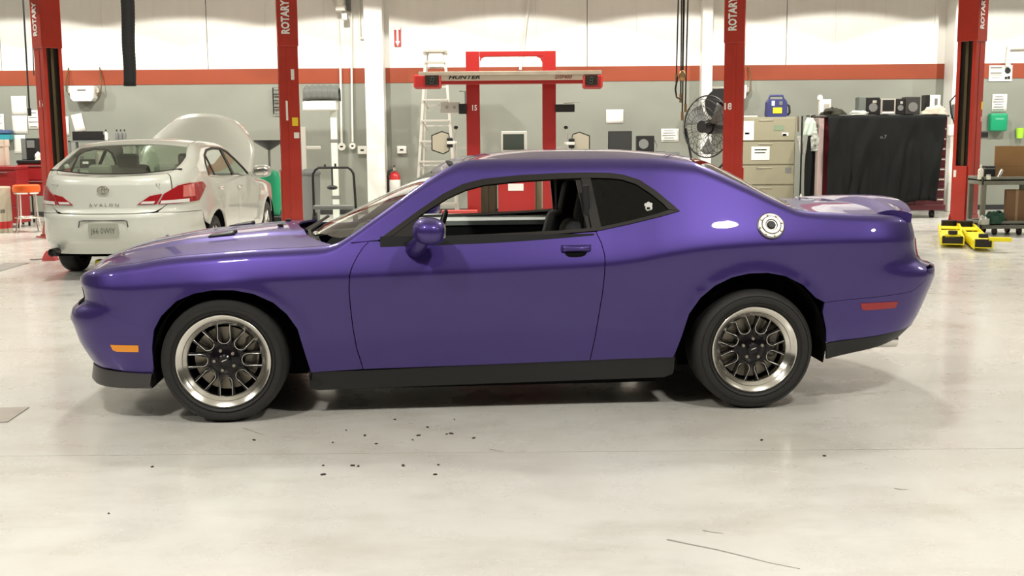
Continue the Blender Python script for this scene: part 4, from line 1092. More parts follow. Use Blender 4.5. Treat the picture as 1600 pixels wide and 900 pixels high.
# extinguisher arrow sign
x0, x1, z0, z1 = pr(616, 43, 626.5, 73, YF-.012)
t = thing('arrow_sign', 'tall red and white arrow sign high on the wall above the fire extinguisher', 'sign', ((x0+x1)/2, YF-.022, (z0+z1)/2))
w, h = x1-x0, z1-z0
MB().box((0, 0, 0), (w, .004, h)).build('sign_board', mat('sign_red', (.36, .03, .025), .5), t, 0)
MB().prism([(-.018, .14), (.018, .14), (.018, -.08), (.045, -.08), (0, -.175), (-.045, -.08), (-.018, -.08)], 'Y', -.005, -.002).build('arrow', M_WHITEP, t, 0)
MB().box((0, -.003, .165), (w*.9, .002, .05)).build('sign_top', M_WBOX, t, 0)

def wall_box(px0, py0, px1, py1, label, cords):
    x0, x1, z0, z1 = pr(px0, py0, px1, py1, YW-.25)
    cx, cz, w, h = (x0+x1)/2, (z0+z1)/2, x1-x0, z1-z0
    t = thing('wall_box', label, 'utility box', (cx, YW-.13, cz), 0, 'white boxes with hoses on the back wall')
    MB().prism([(-w/2, h/2), (w/2, h/2), (w/2-.02, -h/2+.06), (w/2-.07, -h/2), (-w/2+.07, -h/2), (-w/2+.02, -h/2+.06)], 'Y', -.12, .11).build('case', M_WBOX, t, 0)
    MB().box((0, -.122, h*.22), (w*.34, .004, .03)).build('slot', M_INK, t, 0)
    for s_ in (-1, 1):
        MB().box((s_*(w/2+.03), .0, .06), (.06, .08, .10), .01).build('bracket', M_ALU, t)
    for s_ in cords:
        MB().tube([(s_*(w/2+.02), 0, -.05), (s_*(w/2+.09), .0, .05), (s_*(w/2+.10), .06, .30), (s_*(w/2+.06), .09, h/2+.36)], .013, 6).build('hose', mat('brown_hose', (.13, .08, .03), .5), t, 60)
    return t
wall_box(108, 134, 147, 158, 'white utility box with two brown hoses on the wall above the white sedan', (-1, 1))
wall_box(1135, 133, 1167, 157, 'white utility box on the wall, half hidden by the lift column numbered 18', (1,))

def outlet(px0, py0, px1, py1, label, rnd=False):
    x0, x1, z0, z1 = pr(px0, py0, px1, py1, YF-.05)
    t = thing('power_outlet', label, 'outlet', ((x0+x1)/2, YF-.03, (z0+z1)/2), 0, 'outlets low on the back wall')
    w, h = x1-x0, z1-z0
    if rnd: MB().cyl((0, -.05, 0), (0, .03, 0), w/2, n=20).build('box', M_WBOX, t, 40)
    else: MB().box((0, -.01, 0), (w, .08, h), .012).build('box', M_WBOX, t)
    MB().box((0, -.053, 0), (w*.36, .006, h*.2)).build('socket', M_BLACK, t, 0)
outlet(559, 228, 573.5, 241, 'square white outlet box left of the white wall column')
outlet(620.5, 228, 635, 240, 'square white outlet box above the fire extinguisher')
outlet(546, 222, 556, 234, 'round pale junction box at the foot of the thin conduit', True)
outlet(528, 223, 540, 235, 'round pale junction box beside the white rack upright', True)
# conduits
def conduit(pts, label, r=.022, name='conduit'):
    t = tag(MB().tube([at(px, py, YF-.02-r) for px, py in pts], r, 8).build(name, M_WBOX, None, 60), label, 'pipe', 'conduits on the back wall')
    return t
conduit([(528.5, 30), (532, 112), (534, 225)], 'left pale conduit running down from the wall lamp bracket')
conduit([(549.5, 20), (549.5, 112), (551, 222)], 'right pale conduit running down to the round junction box')
conduit([(561, 0), (562.5, 56), (563.5, 60), (575, 60)], 'bent white conduit entering the side of the white wall column')
conduit([(419, -20), (420, 14)], 'short pale conduit high up beside the second lift column') if False else None
conduit([(828, -16), (818, 70), (813, 109)], 'off-white pole leaning behind the red gantry', .03, 'leaning_pole')
conduit([(1630, 72), (1576, 74), (1575, 98), (1575, 104)], 'bent white pipe at the right edge above the safety sign', .05, 'elbow_pipe')
# wall lamp with small sensor
p = at(532, 6, YW-.3)
t = thing('wall_lamp', 'white wall lamp on a grey bracket high above the rack', 'lamp', (p.x, YW-.2, p.z))
MB().box((0, -.1, .13), (.13, .16, .34), .02).build('housing', M_WBOX, t)
MB().box((.0, -.06, -.08), (.20, .22, .12), .015).build('bracket', M_ALU, t)
MB().box((.12, .12, .05), (.08, .14, .35), .01).build('mount', M_MIDGREY, t)
MB().box((.07, -.08, -.24), (.11, .12, .13), .01).build('sensor', M_ALU, t)
MB().cyl((.03, -.03, -.14), (.06, -.06, -.19), .02, n=8).build('sensor_arm', M_ALU, t)
MB().tube([(-.12, .05, -.05), (-.2, .08, .12), (-.38, .1, .24)], .015, 6).build('cable', M_WBOX, t, 60)

# ---------------------------------------------------------------- left bay
def cabinet_red(px0, py0, px1, Y, label, drawers, openlow=False, top=M_BLACK):
    x0, x1, _, z1 = pr(px0, py0, px1, py0+10, Y)
    w = x1-x0; d = .5
    t = thing('tool_cabinet', label, 'cabinet', ((x0+x1)/2, Y+d/2, 0), 0, 'red tool cabinets at the left wall')
    lo = .52 if openlow else .08
    MB().box2((-w/2, -d/2, lo), (w/2, d/2, z1-.06), .006).build('body', M_RED2, t, 0)
    MB().box2((-w/2-.01, -d/2-.02, z1-.06), (w/2+.01, d/2, z1), .01).build('worktop', top, t, 0)
    n = drawers; hh = (z1-.08-lo)/n
    for k in range(n):
        dr = MB().box2((-w/2+.015, -d/2-.014, lo+hh*k+.008), (w/2-.015, -d/2+.002, lo+hh*(k+1)-.008), .004).build('drawer', M_RED2, t, 0)
        MB().box2((-w*.3, -d/2-.03, lo+hh*(k+1)-.035), (w*.3, -d/2-.012, lo+hh*(k+1)-.022), .003).build('handle', M_INK, dr, 0)
    for sx in (-1, 1):
        MB().box2((sx*w/2-.03*(1 if sx > 0 else -1)-.015, -d/2, 0), (sx*w/2-.03*(1 if sx > 0 else -1)+.015, -d/2+.03, lo)).build('leg', M_BLACK, t, 0)
        MB().box2((sx*w/2-.03*(1 if sx > 0 else -1)-.015, d/2-.03, 0), (sx*w/2-.03*(1 if sx > 0 else -1)+.015, d/2, lo)).build('leg', M_BLACK, t, 0)
    return t, z1
c1, zt1 = cabinet_red(-40, 260, 24.5, 19.6, 'faded red tool cabinet at the left edge behind the beige drum', 3, top=M_RED2)
c2, zt2 = cabinet_red(27, 250, 92, 20.4, 'dark red tool bench with a black top behind the orange stool', 2, True)
# computer tower, monitor base and rag on the bench
x0, x1, z0, z1 = pr(33, 216, 57, 248, 20.55)
t = thing('computer_tower', 'black computer tower standing on the dark red tool bench', 'computer', ((x0+x1)/2, 20.75, zt2), 0)
h = z1-zt2
MB().box2((-.14, -.2, 0), (-.05, .2, h), .01).build('side_panel', M_MIDGREY, t, 0)
MB().box2((-.05, -.2, 0), (.13, .2, h), .01).build('case', M_BLACK, t, 0)
MB().box2((-.03, -.212, h*.55), (.11, -.198, h*.9), .004).build('drive_bay', M_MIDGREY, t, 0)
t2 = thing('crumpled_rag', 'crumpled white rag on the dark red bench beside the computer tower', 'rag', (X(61, 20.5, 245), 20.50, zt2))
def rag(parent, dims, seed, material, name='cloth', n=14, base=0.0):
    b = MB()
    def fn(u, v):
        th_ = u*2*math.pi; ph = v*math.pi/2
        r = 1+.45*vnoise(Vector((math.cos(th_)*1.7+seed, math.sin(th_)*1.7, v*2.2)))
        return Vector((dims[0]/2*r*math.cos(th_)*math.cos(ph)**.6, dims[1]/2*r*math.sin(th_)*math.cos(ph)**.6, max(0, dims[2]*(math.sin(ph)*(.8+.5*vnoise(Vector((seed, u*5, v*3)))))+base)))
    b.grid(fn, n*2, n)
    bmesh.ops.remove_doubles(b.b, verts=b.b.verts[:], dist=1e-4)
    return b.build(name, material, parent, 60)
rag(t2, (.16, .14, .14), 1.3, M_PAPER)
# bar stool
xs = X(41.5, 18.75, 300)
t = thing('bar_stool', 'shop stool with an orange padded seat and chrome legs', 'stool', (xs, 18.75, 0))
MB().lathe([(.001, .785), (.19, .79), (.215, .775), (.22, .735), (.215, .675), (.20, .665), (.001, .665)], n=32).build('seat', M_ORSEAT, t, 50)
MB().lathe([(.001, .64), (.20, .64), (.205, .665), (.001, .665)], n=32).build('seat_ring', M_CHROME, t, 40)
for k in range(4):
    a = math.pi/4+k*math.pi/2+.25
    MB().tube([(.175*math.cos(a), .175*math.sin(a), .65), (.185*math.cos(a), .185*math.sin(a), .3), (.245*math.cos(a), .245*math.sin(a), .01)], .014, 8).build('leg', M_CHROME, t, 60)
MB().tube([(.20*math.cos(k*math.pi/12), .20*math.sin(k*math.pi/12), .245) for k in range(24)], .013, 8, closed=True).build('foot_ring', M_CHROME, t, 60)
# beige drum
t = thing('drum', 'beige drum with a red band near its foot at the left edge', 'drum', (X(-6, 18.75, 330), 18.75, 0))
MB().lathe([(.001, 0), (.24, 0), (.245, .02), (.24, .04), (.238, .70), (.245, .72), (.245, .75), (.23, .76), (.22, .735), (.001, .735)], n=40).build('barrel', mat('drum_beige', (.56, .52, .40), .5), t, 40)
MB().lathe([(.2405, .07), (.2415, .07), (.2415, .185), (.2405, .185)], n=40, closed=True).build('red_band', mat('band_red', (.55, .03, .03), .5), t, 40)
b = MB()
for k in range(9):
    a = -1.9+k*.16
    b.box((.241*math.cos(a), .241*math.sin(a), .36), (.012, .024, .06), 0, (0, 0, a))
b.build('drum_marking', M_INK, t, 0)
# shelf with parts behind the sedan
YS = 21.2
x0, x1, z0, z1 = pr(106, 216, 205, 222, YS)
t = thing('steel_shelf', 'grey steel shelf unit behind the roof of the white sedan', 'shelf', ((x0+x1)/2, YS+.2, 0))
w = x1-x0; zs = z1
for zz in (zs-.04, zs-.55, zs-1.05):
    MB().box2((-w/2, -.2, zz-.03), (w/2, .2, zz), .004).build('shelf_board', M_MIDGREY, t, 0)
for sx in (-1, 1):
    for sy in (-1, 1):
        MB().box2((sx*(w/2-.02)-.02, sy*.18-.02, 0), (sx*(w/2-.02)+.02, sy*.18+.02, zs-.04), 0).build('post', M_MIDGREY, t, 0)
SX = (x0+x1)/2; ztop_s = zs-.04
t2 = thing('parts_tray', 'long black parts tray on top of the steel shelf', 'tray', (X(136, YS, 210), YS+.18, ztop_s))
MB().box2((-.29, -.15, 0), (.29, .15, .03), .005).build('tray_base', M_BLACK, t2, 0)
MB().box2((-.29, -.15, .03), (.29, -.13, .17), .004).build('tray_front', M_BLACK, t2, 0); MB().box2((-.26, -.12, .03), (.22, .13, .11), .02).build('small_parts', M_DARK, t2, 0)
def bottle(px, Y, z, h, r, m, cap, label, group=None, name='bottle'):
    t = thing(name, label, 'bottle', (X(px, Y, 215), Y, z), 0, group)
    MB().lathe([(.001, 0), (r, 0), (r, h*.58), (r*.85, h*.68), (r*.32, h*.78), (r*.32, h*.84), (.001, h*.84)], n=18).build('body', m, t, 40)
    MB().lathe([(.001, h*.84), (r*.42, h*.84), (r*.40, h), (.001, h)], n=14).build('cap', cap, t, 40)
for k, px in enumerate((183, 189, 195)):
    bottle(px, YS+.15, ztop_s, .20, .032, M_MIDGREY, M_BLACK, ('left', 'middle', 'right')[k]+' one of three dark bottles on the steel shelf above the sedan roof', 'dark bottles on the steel shelf')
bottle(166, YS+.1, ztop_s, .20, .035, M_WBOX, M_BLACK, 'white bottle with a dark top between the black tray and three dark bottles')
for k, (px, w_, h_, m_, lb, nm, ct) in enumerate(((116, .16, .22, M_MIDGREY, 'dark grey bin at the left of the middle shelf behind the sedan', 'parts_bin', 'bin'), (132, .22, .16, M_BLACK, 'black box in the middle of the middle shelf behind the sedan', 'storage_box', 'box'), (152, .2, .26, M_ALU, 'pale metal can on the middle shelf behind the sedan', 'metal_can', 'can'))):
    t2 = thing(nm, lb, ct, (X(px, YS, 240), YS+.15, zs-.55))
    if nm == 'metal_can': MB().lathe([(.001, 0), (.09, 0), (.09, h_), (.095, h_+.01), (.001, h_+.01)], n=20).build('body', m_, t2)
    else: MB().box2((-w_/2, -.12, 0), (w_/2, .12, h_), .01).build('body', m_, t2)
    MB().box((0, -.124 if nm != 'metal_can' else -.0, h_*.6 if nm != 'metal_can' else h_+.02), (w_*.5, .006, h_*.25), .001).build('label' if nm != 'metal_can' else 'handle', M_PAPER if k else M_INK, t2, 0)
# teal box on a small bracket shelf, left edge
x0, x1, z0, z1 = pr(-14, 205, 15.5, 219, YW-.2)
t = thing('teal_box', 'teal and blue box fixed to the wall at the left edge', 'box', ((x0+x1)/2, YW-.12, (z0+z1)/2))
MB().box((0, 0, -.03), (x1-x0, .2, (z1-z0)*.6), .01).build('box_body', mat('teal_print', (.03, .28, .34), .5), t, 0); MB().box((0, .0, .075), (x1-x0-.03, .2, (z1-z0)*.4), .01).build('box_lid', mat('navy_print', (.07, .12, .25), .5), t, 0)
x0, x1, z0, z1 = pr(-14, 221, 11, 258, YW-.3)
t = thing('box_file', 'cream box file on the faded red cabinet at the left edge', 'box', (X(-2, 19.85, 235), 19.85, zt1))
MB().box2((-.14, -.1, 0), (.14, .1, .44), .01).build('file_body', mat('cream_card', (.66, .55, .45), .7), t, 0); MB().box2((-.15, -.11, .34), (.15, .11, .46), .006).build('file_lid', mat('cream_card', (.6, .5, .4)), t, 0)

# hanging cables
def hung_cable(px_top, px_bot, py_bot, Y, label, r=.016, plug=True, n=1, grp='cables hanging from above'):
    a, b_ = at(px_top, -40, Y), at(px_bot, py_bot, Y)
    t = thing('hanging_cable', label, 'cable', (b_.x, Y, b_.z), 0, grp)
    L_ = a.z-b_.z; dx = a.x-b_.x
    MB().tube([(dx*(k/8)**1.3, 0, L_*k/8) for k in range(9)], r, 6).build('cable', M_BLACK, t, 60)
    if plug:
        MB().cyl((0, 0, -.10), (0, 0, .03), r*1.9, n=10).build('plug', M_BRASS if plug == 2 else M_BLACK, t, 40)
    return t
hung_cable(34, 46, 172, 19.5, 'long black cable hanging at the far left beside the left lift column')
hung_cable(49, 53, 118, 19.5, 'shorter black cable hanging close against the left lift column', .01, False)
for k, (a, b_, c, pl) in enumerate(((1061, 1057, 118, 2), (1065.5, 1063.5, 150, 2), (1070, 1066, 178, 2), (1076, 1071, 165, 2))):
    hung_cable(a, b_, c, 17.2+.07*k, ('first', 'second', 'third', 'fourth')[k]+' from the left of the black drop cords hanging above the coupe roof', .011, pl, 1, 'drop cords above the coupe')
t = thing('hose_coupling', 'brown hose coupling hung among the black drop cords', 'fitting', tuple(at(1066, 118, 17.05)))
MB().ball((0, 0, 0), (.11, .09, .16), 12).build('coupling', M_BRASS, t); MB().tube([(-.07, 0, -.02), (-.10, 0, -.20), (-.08, 0, -.32), (-.0, 0, -.36)], .014, 6).build('loop', M_BLACK, t, 60)
MB().tube([(0, 0, .05), (.0, 0, 2.6)], .008, 5).build('cord', M_BLACK, t, 60)
# exhaust hose
a, b_ = at(198, -40, 14.0), at(203, 133, 14.0)
t = thing('exhaust_hose', 'wide black exhaust hose hanging over the roof of the white sedan', 'hose', (b_.x, 14.0, b_.z))
L_ = a.z-b_.z; dx = a.x-b_.x
pts = [(dx*k/60+.004*math.sin(k*.2), 0, L_*k/60) for k in range(61)]
MB().tube(pts, .07, 18, radii=[(.071+.0012*k/6+(.003 if k % 2 else 0)) for k in range(61)]).build('hose', mat('hose_black', (.020, .019, .020), .6), t, 80)
MB().lathe([(.055, -.012), (.074, -.012), (.076, .03), (.055, .03)], n=24, closed=True).build('hose_cuff', M_BLACK, t)

# oil drain stand right of the sedan
Y = 18.6; xo = X(420, Y, 222)
t = thing('oil_drain', 'oil drain stand with a black dish and a green tank beside the sedan hood', 'oil drain', (xo, Y, 0))
zt = Z(415, 219, Y)
MB().lathe([(.03, zt-.16), (.24, zt-.03), (.25, zt), (.24, zt), (.22, zt-.02), (.02, zt-.14)], n=28, closed=True).build('dish', M_BLACK, t, 40)
MB().cyl((0, 0, .9), (0, 0, zt-.12), .02, n=10).build('pole', M_MIDGREY, t)
MB().lathe([(.001, .25), (.14, .27), (.17, .4), (.17, .85), (.13, .98), (.03, 1.02), (.001, 1.02)], n=28).build('tank', M_GREEN, t, 40)
MB().box2((-.2, -.2, .10), (.2, .2, .26), .02).build('base', M_BLACK, t, 0)
for sx in (-1, 1):
    for sy in (-1, 1): MB().cyl((sx*.17-.02, sy*.17, .05), (sx*.17+.02, sy*.17, .05), .05, n=14).build('caster', M_BLACK, t)
MB().tube([(.17, .1, .2), (.19, .12, .9), (.15, .1, 1.0)], .018, 6).build('hose', M_BLACK, t, 60)
# wire rack beside the second post
x0, x1, z0, z1 = pr(427, 137, 437, 178, YF-.05)
t = thing('wire_rack', 'small dark wire rack on the wall left of the second lift column', 'rack', ((x0+x1)/2, YF-.06, z0))
h = z1-z0
MB().tube([(-.06, 0, 0), (.08, 0, 0), (.08, 0, h), (-.06, 0, h)], .014, 6, closed=True).build('frame', M_BLACK, t, 60)
for k in (1, 2, 3): MB().box((.01, 0, h*k/4), (.14, .03, .02)).build('rung', M_BLACK, t, 0)

# white stand with a quilted cover
Y = 21.4
x0, x1, z0, z1 = pr(475, 158, 527, 173, Y)
t = thing('folding_stand', 'white folding stand with a long shelf beside the second lift column', 'stand', ((x0+x1)/2, Y, 0))
w = x1-x0
MB().box2((-w/2, -.16, z0), (w/2, .16, z1), .02).build('shelf', M_WBOX, t)
xa, xb_, _, _ = pr(518, 180, 528, 300, Y); cx = t.location.x
MB().box2((xa-cx, -.03, 0), (xb_-cx, .03, z0), .004).build('upright', mat('pale_green_white', (.62, .68, .60), .5), t, 0)
xa2, xb2, _, _ = pr(472, 205, 479, 300, Y)
MB().box2((xa2-cx, -.03, 0), (xb2-cx, .03, z0-.3), .004).build('upright', M_ALU, t, 0)
MB().box2((xb2-cx, -.02, z0-.72), (xb2-cx+.28, .02, z0-.66), .01).build('rung', M_ALU, t, 0)
for py in (220, 308):
    zz = Z(523, py, Y); MB().box2((xa-cx-.02, -.04, zz-.03), (xb_-cx+.02, .04, zz+.03), .005).build('strap', M_INK, t, 0)
zq = z1
t2 = thing('quilted_cover', 'grey quilted cover folded over the top of the white stand', 'cover', ((x0+x1)/2+.03, Y, zq+.015))
def quilt(u, v):
    k = .86+.14*abs(math.sin(u*19))*abs(math.sin(v*17))
    return Vector(((u-.5)*(w+.04), -.19*math.cos(math.pi*v)*k, .01+.29*max(0, math.sin(math.pi*v))**.5*k-.03*(abs(u-.5)*2)**4))
bq = MB().grid(quilt, 60, 40)
bq.build('quilt', mat('grey_quilt', (.13, .14, .125), .85), t2, 60, thick=.012)
MB().box2((-w/2+.01, -.15, 0), (w/2-.01, .15, .14), .05).build('padding', mat('grey_quilt', (.17, .18, .16)), t2)
# grey bin
Y = 20.6; x0, x1, z0, z1 = pr(468, 264, 501, 290, Y)
t = thing('waste_bin', 'tall dark grey waste bin between the second lift column and the black hand truck', 'bin', ((x0+x1)/2, Y, 0))
h = z1; r = (x1-x0)/2
MB().lathe([(.001, 0), (r*.82, 0), (r*.95, h*.9), (r*1.02, h*.9), (r*1.02, h*.93), (r*.97, h*.93), (.001, h*.85)], n=32).build('barrel', M_MIDGREY, t, 40)
MB().lathe([(.001, h), (r*.5, h), (r*.9, h*.96), (r*1.04, h*.93), (r*.97, h*.925), (.001, h*.925)], n=32).build('lid', mat('dark_lid', (.10, .105, .10), .6), t, 40)
# hand truck
Y = 19.4; x0, x1, z0, z1 = pr(489, 261, 553, 300, Y)
t = thing('hand_truck', 'black tubular hand truck with a cross tray standing by the grey wall', 'hand truck', ((x0+x1)/2, Y, 0))
w = x1-x0; h = z1
pts = [(-w/2, 0, .12), (-w/2, 0, h-.18)]+[(-w/2+.16-.16*math.cos(a), 0, h-.16+.16*math.sin(a)) for a in (0.3, .8, 1.2)]+[(w/2-.16+.16*math.cos(a), 0, h-.16+.16*math.sin(a)) for a in (1.2, .8, .3)]+[(w/2, 0, h-.18), (w/2+.03, 0, .12)]
MB().tube(pts, .022, 8).build('frame', M_BLACK, t, 60)
zz = Z(520, 322, Y)
MB().box2((-w/2, -.10, zz-.05), (w/2, .10, zz+.02), .015).build('cross_tray', M_MIDGREY, t, 0)
zk = Z(520, 293, Y)
MB().ball((-.02, -.03, zk), (.19, .12, .08), 16).build('pad', M_BLACK, t); MB().cyl((-.02, -.0, zk), (-.02, 0, h-.03), .015, n=8).build('pad_rod', M_BLACK, t)
MB().box((.04, 0, h+.03), (.03, .03, .06)).build('latch', M_BLACK, t, 0); MB().box((-.14, 0, h+.02), (.03, .03, .05)).build('latch', M_BLACK, t, 0)
MB().box2((-w/2-.02, -.3, .01), (w/2+.02, .02, .03)).build('toe_plate', M_BLACK, t, 0)
for sx in (-1, 1): MB().cyl((sx*(w/2+.0)-.03, .08, .12), (sx*(w/2)+.03, .08, .12), .12, n=20).build('wheel', M_RUBBER, t)
# fire extinguisher
Y = YW-.14; p = at(617, 285, Y)
t = thing('fire_extinguisher', 'red fire extinguisher with a white label on the wall behind the windscreen', 'extinguisher', (p.x, Y, 0.0))
zt = Z(617, 268, Y)
MB().lathe([(.001, zt-.62), (.10, zt-.62), (.11, zt-.58), (.11, zt-.10), (.08, zt-.03), (.035, zt), (.001, zt)], n=28).build('cylinder', mat('extinguisher_red', (.48, .015, .02), .3, coat=.4), t, 40)
MB().lathe([(.1105, zt-.40), (.112, zt-.40), (.112, zt-.16), (.1105, zt-.16)], n=28, closed=True).build('label', M_PAPER, t, 40)
MB().box((0, -.0, zt+.05), (.05, .16, .06), .01).build('valve', M_ALU, t); MB().box((0, -.05, zt+.11), (.03, .18, .02), .004).build('handle', M_BLACK, t)
MB().tube([(-.03, -.06, zt+.04), (-.12, -.06, zt), (-.15, -.05, zt-.15), (-.13, -.05, zt-.42)], .014, 6).build('hose', M_BLACK, t, 60)
MB().box((0, .125, zt-.25), (.08, .02, .3)).build('bracket', M_ALU, t, 0)

# ---------------------------------------------------------------- step ladder
Y = 21.0
def ladder():
    zt = Z(682, 80, Y); cx = X(682, Y, 180)
    t = thing('step_ladder', 'tall aluminium step ladder left of the red gantry', 'ladder', (cx, Y, 0))
    wb, wt = (X(709, Y, 250)-X(652, Y, 250))/2*1.12, (X(697, Y, 90)-X(668, Y, 90))/2
    for sx in (-1, 1):
        MB().tube([(sx*wb, -.5, 0), (sx*wt, -.05, zt)], .033, 4).build('front_rail', M_ALU, t, 0)
        MB().tube([(sx*wb*.95, .7, 0), (sx*wt*.9, .05, zt-.05)], .022, 4).build('rear_rail', M_ALU, t, 0)
        MB().box2((sx*wt-.05, -.1, zt-.06), (sx*wt+.05, .1, zt), .01).build('hinge', M_ALU, t, 0)
        MB().tube([(sx*wb*.72, -.38, .95), (sx*wb*.74, .40, 1.0)], .012, 4).build('spreader', M_ALU, t, 0)
    MB().box2((-wt-.02, -.16, zt-.03), (wt+.02, .16, zt+.02), .01).build('top_cap', M_ALU, t, 0)
    for py in (98, 128, 157, 189, 221, 252, 284, 316):
        zz = Z(682, py, Y); f = 1-zz/zt
        ww = wt+(wb-wt)*f; yy = -.05-.45*f
        tr = MB().box2((-ww, yy-.07, zz-.018), (ww, yy+.07, zz+.018), .006).build('tread', M_ALU, t, 0)
        if zz < 2.2:
            MB().tube([(-ww+.02, yy+.05, zz-.02), (-ww+.12, yy+.05, zz-.2)], .010, 4).build('tread_brace', M_ALU, t, 0)
        yr = .05+.65*f
        MB().box2((-ww*.93, yr-.01, zz-.10), (ww*.93, yr+.01, zz-.07)).build('rear_bar', M_ALU, t, 0)
ladder()

# ---------------------------------------------------------------- wheel alignment gantry
Y = 19.6
x0, x1, _, _ = pr(728.5, 150, 868.5, 160, Y)
gx = (x0+x1)/2
GT = thing('alignment_gantry', 'tall red wheel alignment gantry with a sensor crossbeam', 'alignment machine', (gx, Y, 0))
def gb(px0, py0, px1, py1, d0, d1, name, m, bev=.006, parent=None, label=None):
    a, b_, c, d = pr(px0, py0, px1, py1, Y+d0)
    return MB().box2((a-gx, d0, c), (b_-gx, d1, d), bev).build(name, m, parent or GT, 0, label=label)
zt = Z(798, 80, Y)
for a, b_ in ((728.5, 749.5), (847.5, 868.5)):
    q0, q1, _, _ = pr(a, 150, b_, 160, Y)
    MB().box2((q0-gx, -.02, 0), (q1-gx, .10, zt), .006).build('upright', M_HRED, GT, 0)
    MB().box2((q0-gx-.12, -.5, 0), (q1-gx+.12, .45, .05), .01).build('foot', M_HRED, GT, 0)
gb(749, 80, 848, 88, -.02, .10, 'top_rail', M_HRED)
for sx, px in ((1, 750), (-1, 847)):
    a = X(px, Y, 90)-gx; z_ = Z(px, 88, Y)
    MB().prism([(a, z_), (a+sx*.09, z_), (a+sx*.03, z_-.03), (a, z_-.09)], 'Y', -.019, .099).build('corner_gusset', M_HRED, GT, 0)
gb(654, 111, 940, 117.5, -.32, -.03, 'beam_top', mat('dusty_beige', (.34, .29, .22), .7, var=.15))
gb(686, 117, 912, 125.5, -.29, -.10, 'beam_face', mat('beam_cream', (.62, .54, .44), .5, var=.06, scale=1))
gb(652, 125, 940, 131, -.28, -.03, 'beam_rail', M_HRED)
for k, (a, b_, sx0, sx1) in enumerate(((646, 689, 664, 686), (911, 942, 914, 934))):
    pod = gb(a, 116, b_, 138.5, -.33, -.04, 'sensor_pod', M_HRED, .03)
    s_ = gb(sx0, 117.5, sx1, 133, -.345, -.32, 'pod_window', mat('pod_glass', (.03, .022, .018), .2, coat=.5), .004, pod)
    p = at((sx0+sx1)/2, 125.5, Y-.35)
    dg = MB()
    zx, zz = p.x-gx, p.z
    for (ax, az, bx, bz) in ((-1, 2, 1, 2), (-1, 0, 1, 0), (-1, -2, 1, -2), (-1, 2, -1, 0), (1, 2, 1, 0), (-1, 0, -1, -2), (1, 0, 1, -2)):
        dg.tube([(zx+ax*.022+az*.004, -.348, zz+az*.024), (zx+bx*.022+bz*.004, -.348, zz+bz*.024)], .006, 5)
    dg.build('digit', mat('dim_segment', (.16, .16, .13) if k else (.03, .05, .04), .5), pod, 0)
p = at(725, 121, Y-.30)
text_mesh('beam_lettering', 'HUNTER', .088, M_BLACK, GT, (p.x-gx, -.296, p.z), (math.pi/2, 0, 0), .002, shear=.25, sx=1.55, bold=.002)
p = at(880, 120.5, Y-.30)
text_mesh('beam_lettering', 'DSP400', .085, mat('lettering_maroon', (.30, .06, .05), .5), GT, (p.x-gx, -.296, p.z), (math.pi/2, 0, 0), .002, shear=.25, sx=1.05, bold=.001)
p = at(741, 169, Y)
text_mesh('gantry_number', '15', .13, M_WHITEP, GT, (p.x-gx, -.0225, p.z), (math.pi/2, 0, 0), .0015, bold=.003, sx=.8)
gb(688, 160, 718, 177, -.06, .02, 'bracket_plate', M_ALU)
for px in (698, 710):
    p = at(px, 168, Y-.06); MB().cyl((p.x-gx, -.08, p.z), (p.x-gx, -.05, p.z), .025, n=12).build('bracket_bolt', M_STEEL, GT, 0)
gb(717, 162, 729, 178, -.10, .04, 'bracket_block', M_BLACK)
gb(868, 163, 898, 175, -.08, .04, 'bracket_block', M_BLACK)
a = at(881, 161.5, Y); MB().tube([(a.x-gx, -.03, a.z), (a.x-gx+.28, -.03, a.z+.01)], .006, 5).build('antenna', M_ALU, GT)
a = at(727, 143, Y); MB().tube([(a.x-gx, -.03, a.z-.3), (a.x-gx, -.03, a.z), (a.x-gx-.1, -.03, a.z+.005)], .008, 5).build('antenna', M_BLACK, GT)
for s_, px in ((-1, 713), (1, 884)):
    p = at(px, 222, Y)
    MB().tube([(p.x-gx, -.06, p.z+.22), (p.x-gx+s_*.02, -.08, p.z+.1), (p.x-gx, -.06, p.z-.25)], .016, 6).build('hanger_rod', M_ALU, GT, 60)
    MB().box2((min(p.x-gx, s_*(abs(x1-x0)/2)), -.07, p.z-.12), (max(p.x-gx, s_*(abs(x1-x0)/2)), -.03, p.z-.07)).build('hanger_arm', M_ALU, GT, 0)
    MB().ball((p.x-gx, -.07, p.z+.25), (.08, .05, .06), 10).build('hanger_knob', M_BLACK, GT)
# low red base of the gantry seen through the coupe's window
gb(690, 329, 746, 350, -.3, -.06, 'base_beam', mat('faded_red', (.50, .07, .06), .5))
def clamp(px, py, s_, label):
    p = at(px, py, Y-.25)
    t = thing('wheel_clamp', label, 'wheel clamp', (p.x, Y-.2, p.z), 0, 'wheel clamps hung on the gantry')
    hexp = [(s_*x_, z_) for x_, z_ in ((-.20, .13), (-.02, .20), (.10, .16), (.14, .0), (.10, -.15), (0, -.20), (-.20, -.13))]
    MB().prism(hexp, 'Y', 0, .035).build('clamp_edge', M_BLACK, t, 0)
    MB().prism([(x_*.9, z_*.9) for x_, z_ in hexp], 'Y', -.03, .0).build('clamp_face', mat('clamp_cream', (.50, .46, .36), .5), t, 0)
    MB().box((s_*.12, -.05, 0), (.10, .06, .17), .015).build('sensor_head', M_BLACK, t); MB().box((s_*.14, -.085, 0), (.14, .02, .05), .006).build('label_plate', M_PAPER, t, 0)
    MB().cyl((s_*.08, -.03, 0), (s_*.24, -.03, 0), .022, n=10).build('spindle', M_ALU, t)
clamp(692, 223, 1, 'cream six-sided wheel clamp hung on the left side of the gantry')
clamp(904, 224, -1, 'cream six-sided wheel clamp hung on the right side of the gantry')
